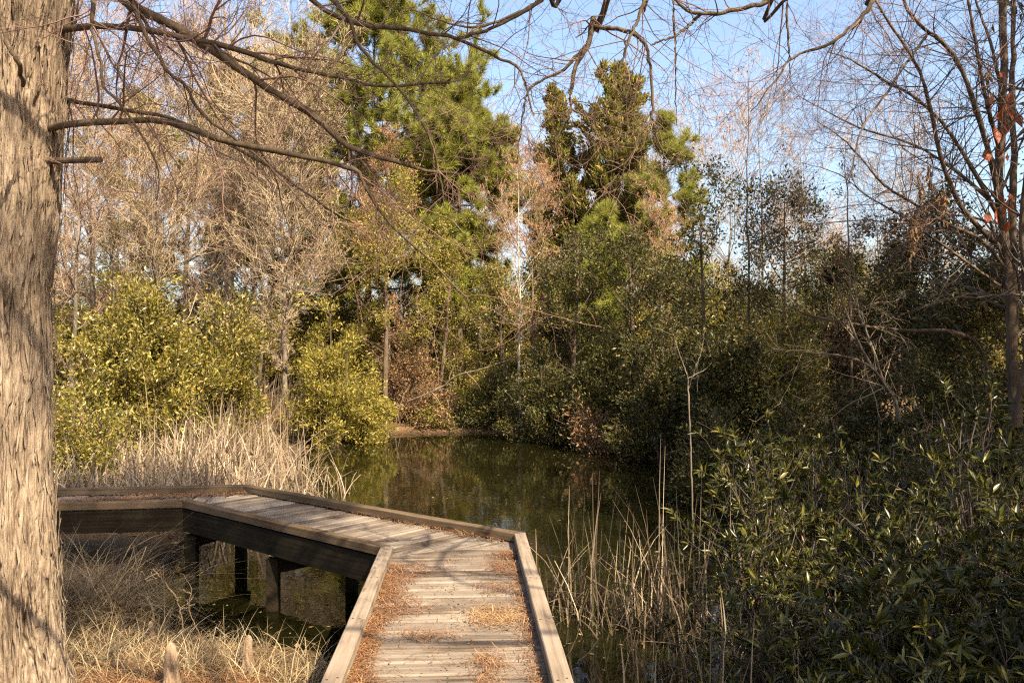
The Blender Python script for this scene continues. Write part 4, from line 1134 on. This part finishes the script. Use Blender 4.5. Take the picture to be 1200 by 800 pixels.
def lance_shrub(x, y, W, H, label, seed, whorls=420, size=.085, stems=30, per=8, zb=None):
    rg = np.random.default_rng(seed)
    O = np.array([x, y, max(float(gz(x, y)), -.15) - .05])
    root = empty('wax_myrtle', O, label, 'shrub', 'long leaved shrubs at the right foreground')
    az = np.arange(stems) * 2.39996 + rg.normal(0, .3, stems); el = np.radians(rg.uniform(12, 86, stems))
    tgt = np.stack([np.cos(az) * np.cos(el) * W / 2, np.sin(az) * np.cos(el) * W / 2, np.sin(el) * H], 1) * rg.uniform(.75, 1.08, stems)[:, None]
    L = np.linalg.norm(tgt, axis=1)
    P = march(rg, rg.normal(0, .12, (stems, 3)) * [1, 1, 0], nrm(tgt) + [0, 0, .3], L, 10, .09, -.04)
    P += (tgt - P[:, -1])[:, None] * np.linspace(0, 1, 10)[None, :, None] * .8
    PR = (L * .006 + .003)[:, None] * np.linspace(1, .35, 10)[None]
    B, BR = kids(rg, P, PR, 7, (.25, 1), (25, 65), K=6, wob=.12, up=.1, r0=.6, labs=(.2, .65), rmin=.002)
    mb = MB(); tubes(mb, P + O, PR, 5); tubes(mb, B + O, BR, 4); mb.build('stems', M['twig_dark'], root, O)
    idx = rg.integers(0, len(B), whorls); t = np.where(rg.random(whorls) < .6, .97, rg.uniform(.3, .97, whorls))
    c, tg = interp(B, idx, t)
    n_ = per
    c2 = np.repeat(c, n_, 0) + np.repeat(tg, n_, 0) * rg.uniform(-.05, .03, (whorls * n_, 1))
    dirs = np.repeat(tg, n_, 0) * .55 + nrm(np.cross(np.repeat(tg, n_, 0), rg.normal(0, 1, (whorls * n_, 3)))) * rg.uniform(.5, 1.1, (whorls * n_, 1)) + [0, 0, .12]
    mb = MB(); lance_leaf(rg, mb, c2 + O, dirs, size); mb.build('foliage', M['leaf_lance'], root, O, smooth=True)
    nd = max(12, whorls // 9)
    idx = rg.integers(0, len(B), nd); c, tg = interp(B, idx, rg.uniform(.3, .95, nd))
    mb = MB(); lance_leaf(rg, mb, c + O, rg.normal(0, .5, (nd, 3)) + [0, 0, -.7], size * .9); mb.build('dead_leaves', M['leaf_brown'], root, O)
    return root
ls_spec = [(2.35, 8.2, 1.5, 1.75, 'long leaved shrub beside the reeds, its top leaves lit', 420, 380),
           (3.3, 8.8, 1.9, 1.7, 'long leaved shrub in deep shade behind the lit top leaves', 421, 460),
           (3.2, 6.3, 1.7, 1.45, 'long leaved shrub rising from the dark water at right', 422, 460),
           (3.95, 7.2, 1.9, 2.0, 'long leaved shrub with yellowing leaf clusters', 423, 520),
           (3.0, 4.9, 1.3, 1.0, 'low long leaved shrub nearest the bottom edge', 424, 340),
           (3.25, 5.3, 1.5, 1.8, 'long leaved shrub at the lower right corner with sunlit tips', 425, 460),
           (4.6, 8.8, 2.0, 2.3, 'long leaved shrub at the right edge under the many stemmed tree', 426, 480),
           (4.5, 10.4, 2.2, 1.5, 'long leaved shrub before the leaning pale stems', 427, 460)]
ls_spec += [(1.75, 5.7, 1.1, .9, 'small dark long leaved shrub right of the cattail stubs', 430, 260),
            (2.35, 5.0, 1.3, 1.15, 'long leaved shrub near the bottom edge with a few lit tips', 431, 380),
            (2.75, 6.1, 1.5, 1.4, 'shaded long leaved shrub between the lit tips and the open water', 432, 420),
            (1.55, 4.5, .9, .55, 'lowest long leaved shrub at the bottom edge beside the cattails', 433, 200),
            (2.1, 7.1, 1.2, 1.3, 'dark long leaved shrub just behind the tangled cattail stalks', 434, 330),
            (2.15, 4.25, 1.2, .75, 'low leafy shrub under the lit tips at the bottom edge', 435, 300),
            (2.9, 4.75, 1.3, 1.65, 'long leaved shrub with bright tips in the bottom right corner', 436, 360)]
for x, y, W, H, lb, sd, wh in ls_spec:
    lance_shrub(x, y, W, H, lb, sd, int(wh * 1.5), size=.1 if sd in (425, 436, 420, 431) else .085)

# ------------------------------------------------------------------ reeds and grasses
def reed_clump(px, py_base, d, rad, n_, h, label, seed, mat='reed_brown', wd=.011, lean=.45, name='cattail_clump', group='dead cattail clumps right of the boardwalk', green=0):
    rg = np.random.default_rng(seed)
    x = at(px, d); O = np.array([x, d, min(float(gz(x, d)), .02) - .02 if pond_sdf(x, d) < 0 else float(gz(x, d)) - .02])
    O[2] = max(O[2], -.12)
    root = empty(name, O, label, 'reeds', group)
    n_ = int(n_ * 1.5)
    b_ = O + rg.normal(0, 1, (n_, 3)) * [rad, rad, 0]
    mb = MB(); blades(rg, mb, b_, h * rg.uniform(.35, 1.1, n_), wd, lean, kink=.6); mb.build('stalks', M[mat], root, O)
    k = max(3, n_ // 12)
    b2 = O + rg.normal(0, 1, (k, 3)) * [rad * .7, rad * .7, 0]
    mb = MB(); blades(rg, mb, b2, h * 1.25, wd * 1.1, lean * .25, kink=.05); mb.build('tall_stalks', M['reed'], root, O)
    if green:
        b3 = O + rg.normal(0, 1, (green, 3)) * [rad, rad, 0]
        mb = MB(); blades(rg, mb, b3, h * .6, wd * .8, lean, kink=.1); mb.build('green_blades', M['grass_green'], root, O)
    return root
reed_clump(688, 0, 7.9, .2, 90, 1.15, 'dead cattail clump close beside the right rail corner', 501, green=12)
reed_clump(745, 0, 7.6, .28, 90, .8, 'broken low cattail stalks between two taller clumps', 502, lean=.7, green=20)
reed_clump(800, 0, 7.3, .2, 100, 1.3, 'dead cattail clump with tall stems under the forked stalk', 503, green=14)
reed_clump(838, 0, 6.4, .26, 80, .85, 'tangled cattail stalks before the lit shrub top', 504, lean=.6, green=20)
reed_clump(745, 0, 5.9, .3, 60, .5, 'short sparse cattail stubs in dark water beside the rail', 505, lean=.6, green=40)
reed_clump(858, 0, 5.2, .25, 60, .8, 'cattail stalks at the bottom edge under the long leaved shrub', 506, lean=.6, green=10)
reed_clump(640, 0, 8.3, .1, 16, .85, 'few thin bent cattail stems right at the rail corner', 507, lean=.5)
reed_clump(345, 0, 14.2, .45, 140, 1.1, 'fallen cattail stalks leaning out over the open pond', 508, 'reed', .016, .9, group='dead cattail clumps left of the pond')
# left reed bed - a single dense mass
rg = np.random.default_rng(95)
nb = 5200
bx = rg.uniform(-8.6, -3.2, nb); by = rg.uniform(10.6, 17.5, nb)
edge = -3.55 - (by - 10.6) * .15 + rg.normal(0, .25, nb)
k = bx < edge
bx, by = bx[k], by[k]
hh_ = np.clip(.72 + (by - 11) * .07 + rg.normal(0, .2, len(bx)) - np.clip((-5.2 - bx) * .22, 0, .55), .25, 2)
mb = MB(); blades(rg, mb, np.stack([bx, by, np.maximum(gz(bx, by), -.05) - .02], 1), hh_, .024, .55, kink=.6)
tag(mb.build('reed_bed', M['reed']), 'dense bed of dead tan reeds between the far rail and olive shrubs', 'reeds', kind='stuff')
# grass at the left foreground
def grass_tuft(px, d, rad, n_, h, label, seed, mat='straw', wd=.006, lean=.8, group='dry grass tufts below the boardwalk'):
    rg = np.random.default_rng(seed)
    x = at(px, d); O = np.array([x, d, float(gz(x, d)) - .02])
    b_ = O + rg.normal(0, 1, (n_, 3)) * [rad, rad, 0]; b_[:, 2] = gz(b_[:, 0], b_[:, 1]) - .02
    mb = MB(); blades(rg, mb, b_, h * rg.uniform(.5, 1.25, n_), wd, lean, kink=.2, droop=True)
    o = mb.build('grass_tuft', M[mat], None, O)
    return tag(o, label, 'grass', group)
grass_tuft(100, 7.2, .30, 1700, .95, 'big drooping mound of dull dry grass beside the trunk', 520, 'straw_dull', .007, 1.0)
grass_tuft(165, 7.6, .28, 500, .45, 'low matted grass right of the drooping mound', 521, 'straw_dull', .006, 1.0)
grass_tuft(85, 6.2, .22, 300, .4, 'dull grass close against the trunk', 522, 'straw_dull', .006, .9)
for i, (px, d, n_, h, rd, lb) in enumerate([(105, 5.9, 170, .42, .16, 'sunlit straw tuft right of the trunk base'), (150, 5.7, 170, .36, .18, 'sunlit straw tuft behind the small dark knee'),
                                           (215, 5.8, 150, .34, .16, 'straw tuft behind the tallest pale knee'), (255, 5.9, 170, .36, .16, 'straw tuft left of the dark brown knee'),
                                           (330, 5.9, 190, .38, .17, 'straw tuft right of the dark brown knee'), (378, 6.2, 170, .42, .15, 'straw tuft against the left rail'),
                                           (300, 6.4, 120, .32, .2, 'thin straw tuft at the edge of the black shade'), (190, 6.5, 130, .3, .22, 'sparse straw tuft below the drooping mound')]):
    grass_tuft(px, d, rd, n_, h, lb, 530 + i, 'straw', .0055, .75)
rg = np.random.default_rng(96)
nb = 5200
bx = rg.uniform(-4.2, -.9, nb); by = rg.uniform(4.4, 7.2, nb); k = pond_sdf(bx, by) > .05
bx, by = bx[k], by[k]
k = vnoise(bx * 2 + 30, by * 2 + 30, 33) > .42
bx, by = bx[k], by[k]
mb = MB(); blades(rg, mb, np.stack([bx, by, gz(bx, by) - .01], 1), .2, .005, 1.1, kink=.3, droop=True)
tag(mb.build('short_dry_grass', M['straw_dull']), 'thin short dry grass spread over the ground below the boardwalk', 'grass', kind='stuff')
# a red brown weed with a bent stem and seeds in front of the black shade
wo = pt(212, 740, 6.0); wo[2] = float(gz(wo[0], wo[1]))
wd_ = empty('dry_weed', wo, 'thin reddish weed stem with ragged seeds standing before the shade', 'weed')
limb(wd_, wo, [(216, 735, 6.0), (212, 715, 6.0), (205, 695, 6.0), (190, 677, 6.0), (180, 665, 6.0)], .006, .003, M['reed_brown'], tw=(8, 2, 0), tmat=M['twig_tan'], tl=(.04, .12), seed=140, S=5)
limb(wd_, wo, [(232, 770, 5.9), (236, 745, 5.9), (222, 715, 5.9), (225, 690, 5.9), (216, 672, 5.9)], .005, .002, M['reed_brown'], tw=(4, 1, 0), tmat=M['twig_tan'], tl=(.04, .12), seed=141, S=5)

# cypress knees
def knee(px, py_base, h_px, w_px, label, seed, mat='knee'):
    rg = np.random.default_rng(seed)
    d = (CAM_Z - .33) * FPX / (py_base - HOR)
    for _ in range(6):
        x = at(px, d); d = (CAM_Z - float(gz(x, d))) * FPX / (py_base - HOR)
    x = at(px, d); z0 = float(gz(x, d)) - .06
    H = h_px / FPX * d + .06; Wd = w_px / FPX * d / 2
    nz_, na_ = 40, 36
    t = np.linspace(0, 1, nz_); a = np.arange(na_) / na_ * 2 * np.pi
    prof = np.interp(t, [0, .08, .25, .5, .75, .88, .95, 1], [1.5, 1.15, .95, .82, .68, .62, .42, .02])
    A, T = np.meshgrid(a, t, indexing='ij')
    nn = vnoise(A / (2 * np.pi) * 10 + 20, T * 5 + seed, seed, 10) if False else vnoise(np.cos(A) * 2.2 + 20, np.sin(A) * 2.2 + T * 4 + 20, seed)
    n2_ = vnoise(np.cos(A) * 6 + 20, np.sin(A) * 6 + T * 9 + 20, seed + 1)
    r_ = Wd * prof[None] * (1 + (nn - .5) * .75 + (n2_ - .5) * .45)
    bx_ = np.interp(T, [0, .5, 1], [0, rg.normal(0, .012), rg.normal(0, .03)])
    V = np.stack([x + r_ * np.cos(A) + bx_, d + r_ * np.sin(A), z0 + T * H], -1).reshape(-1, 3)
    ii, jj = np.meshgrid(np.arange(na_), np.arange(nz_ - 1), indexing='ij')
    i2 = (ii + 1) % na_
    q = np.stack([ii * nz_ + jj, i2 * nz_ + jj, i2 * nz_ + jj + 1, ii * nz_ + jj + 1], -1).reshape(-1, 4)
    o = MB().add(V, q).build('cypress_knee', M[mat], None, (x, d, z0), smooth=True)
    return tag(o, label, 'cypress knee', 'cypress knees in the grass')
knee(201, 806, 56, 19, 'largest pale cypress knee at the bottom edge near the trunk', 601)
knee(178, 752, 26, 9, 'small reddish cypress knee up and left of the largest one', 602)
knee(292, 786, 44, 15, 'shaded brown cypress knee among straw left of the rail', 603)
knee(425, 700, 16, 9, 'tiny cypress knee in the water under the deck corner', 604)
knee(160, 655, 22, 9, 'small round topped cypress knee under the far deck', 605)

# ------------------------------------------------------------------ fallen needles on deck and ground
rg = np.random.default_rng(97)
def strewn(mb, c, z, L, wdt):
    Mn = len(c); a = rg.uniform(0, 2 * np.pi, Mn)
    d = np.stack([np.cos(a), np.sin(a), rg.normal(0, .16, Mn)], 1)
    s_ = np.stack([-np.sin(a), np.cos(a), np.zeros(Mn)], 1) * wdt * .5
    l = (L * rg.uniform(.5, 1.2, Mn))[:, None] * .5
    p = np.c_[c, z]; p[:, 2] += np.abs(d[:, 2]) * l[:, 0]
    bend = rg.normal(0, .25, (Mn, 1)) * s_ / wdt * l
    V = np.stack([p - d * l - s_, p - d * l + s_, p + bend + s_, p + bend - s_, p + d * l + s_, p + d * l - s_], 1).reshape(-1, 3)
    o_ = np.arange(Mn)[:, None] * 6
    mb.add(V, np.concatenate([o_ + [[0, 1, 2, 3]], o_ + [[3, 2, 4, 5]]]))
dk = MB(); dk2 = MB()
ax = (L1 - L0) / np.linalg.norm(L1 - L0)
def deckpt(s_, v):      # s along from L1 backwards, v from left rail
    p = L1[None] - ax[None] * s_[:, None] + np.array([1.0, 0])[None] * v[:, None]
    return p
# along the left rail
n_ = 9500
s_ = rg.uniform(.25, 7, n_); prof = .03 + .2 * vnoise(s_ * 2.2 + 5, s_ * 0 + 3, 41) ** 1.4 + np.clip((s_ - 1.0) * .03, 0, .06)
v = CW + np.abs(rg.normal(0, 1, n_)) * prof * .75
heap = .03 * np.exp(-(v - CW) / .1) * vnoise(s_ * 4 + 9, v * 8 + 3, 44)
strewn(dk, deckpt(s_, v), DZ + .006 + rg.uniform(0, 1, n_) * (heap + .006), .075, .0028)
# right rail
n_ = 2000
s_ = rg.uniform(-.2, 7, n_); v = 1.19 - CW - np.abs(rg.normal(0, .045, n_))
strewn(dk, deckpt(s_, v), DZ + .006 + rg.uniform(0, .012, n_), .07, .0028)
# patches
for cs, cv, sr, vr, cnt in ((.35, .97, .12, .07, 330), (1.55, .88, .11, .1, 800), (1.9, .45, .06, .1, 180), (2.35, .82, .12, .05, 260), (2.75, .8, .1, .05, 220), (.9, .93, .08, .08, 180), (3.0, .85, .08, .07, 220), (-.05, 1.0, .06, .06, 200)):
    s_ = cs + rg.normal(0, sr, cnt); v = cv + rg.normal(0, vr, cnt)
    k = (v > CW) & (v < 1.1)
    strewn(dk2 if cs == 1.55 else dk, deckpt(s_[k], v[k]), DZ + .006 + rg.uniform(0, .014, k.sum()), .08, .0028)
# loose ones everywhere on the near deck
n_ = 1500
s_ = rg.uniform(-.2, 7, n_); v = rg.uniform(CW, 1.09, n_); strewn(dk, deckpt(s_, v), DZ + .007 + rg.uniform(0, .003, n_), .05, .0026)
# further deck
for (p, q_, cnt, wd2) in ((R2 + np.array([.1, -.12]), R3 + np.array([4.0, -.14]), 2500, .07), (R1 + np.array([-.2, .0]), R2 + np.array([.25, -.15]), 1300, .05), (L1 + np.array([-.1, .3]), L2 + np.array([.2, .14]), 500, .04)):
    f = rg.random(cnt); c = p[None] + (q_ - p)[None] * f[:, None] + rg.normal(0, wd2, (cnt, 2))
    strewn(dk, c, DZ + .008 + rg.uniform(0, .01, cnt), .09, .004)
# small dark crumbs: chips of leaf and bark
n_ = 1500
s_ = rg.uniform(-.3, 7, n_); v = rg.uniform(CW, 1.09, n_); c = np.c_[deckpt(s_, v), np.full(n_, DZ + .007)]
leaves(rg, dk, c, rg.normal(0, 1, (n_, 3)) * [1, 1, .1], .014, .6, .2, 3)
tag(dk.build('fallen_needles', M['needle']), 'rusty fallen needles lying along the rails of the boardwalk', 'fallen needles', kind='stuff')
tag(dk2.build('fallen_needles', M['needle_dry']), 'tan patch of fallen needles on the right half of the deck', 'fallen needles', kind='stuff')
# ground needles near the cypress
gn = MB()
n_ = 52000
bx = rg.uniform(-3.6, -.95, n_); by = rg.uniform(3.9, 6.6, n_); k = pond_sdf(bx, by) > 0
bx, by = bx[k], by[k]
k = rg.random(len(bx)) < np.clip(1.5 - (by - 4.6) * .8, .12, 1)
bx, by = bx[k], by[k]
strewn(gn, np.stack([bx, by], 1), gz(bx, by) + .004 + rg.uniform(0, .025, len(bx)), .08, .0035)
tag(gn.build('ground_needles', M['needle']), 'orange brown needles carpeting the ground around the knees', 'fallen needles', kind='stuff')
# floating specks on the pond
n_ = 16000
bx = rg.uniform(-5, 6.4, n_); by = rg.uniform(3, 25, n_); sd_ = pond_sdf(bx, by); k = (sd_ < -.03) & (rg.random(n_) < .9 * np.exp(sd_ / .4) + .55 * np.clip(vnoise(bx * .7 + 30, by * .7 + 30, 35) * 2.6 - 1.45, 0, 1) + .012)
bx, by = bx[k], by[k]
mb = MB(); leaves(rg, mb, np.stack([bx, by, np.full(len(bx), .006)], 1), rg.normal(0, 1, (len(bx), 3)) * [1, 1, 0], .045, .5, .0, 8)
tag(mb.build('floating_leaves', M['debris']), 'small fallen leaves floating on the dark pond', 'leaves', kind='stuff')

# ------------------------------------------------------------------ woods beyond the right edge that shade the pond
for i, (x, y, H, W) in enumerate([(7.6, 0.0, 7.5, 4.0), (8.3, 3.5, 10, 5.0), (9.3, 7.5, 12, 5.5), (10.4, 11.8, 12.5, 6), (13.4, 16.5, 13, 6.5), (12.6, 6, 14, 6.5), (13.6, 11, 14.5, 6.5), (4.9, 1.2, 7.0, 3.2)]):
    leafy_tree('evergreen_tree', 0, 0, H, W, 'dense evergreen tree standing beyond the right edge of the view', 'tree', 'leaf_dark', 700 + i, 'egg', .12, 34, 9000 if i < 2 else (5000 if i == 7 else 11500), .16, .5,
               group='evergreen trees beyond the right edge', loc=(x, y), jit=.15, tr=.18)
pine_s = leafy_tree('evergreen_tree', 0, 0, 18.0, 4.3, 'tall high crowned evergreen standing behind the viewer', 'tree', 'leaf_dark', 720, 'round', .735, 32, 14000, .16, .5, loc=(5.0, -4.45), lean=0, bow=(1.44, 1.08), jit=.15, tr=.12)
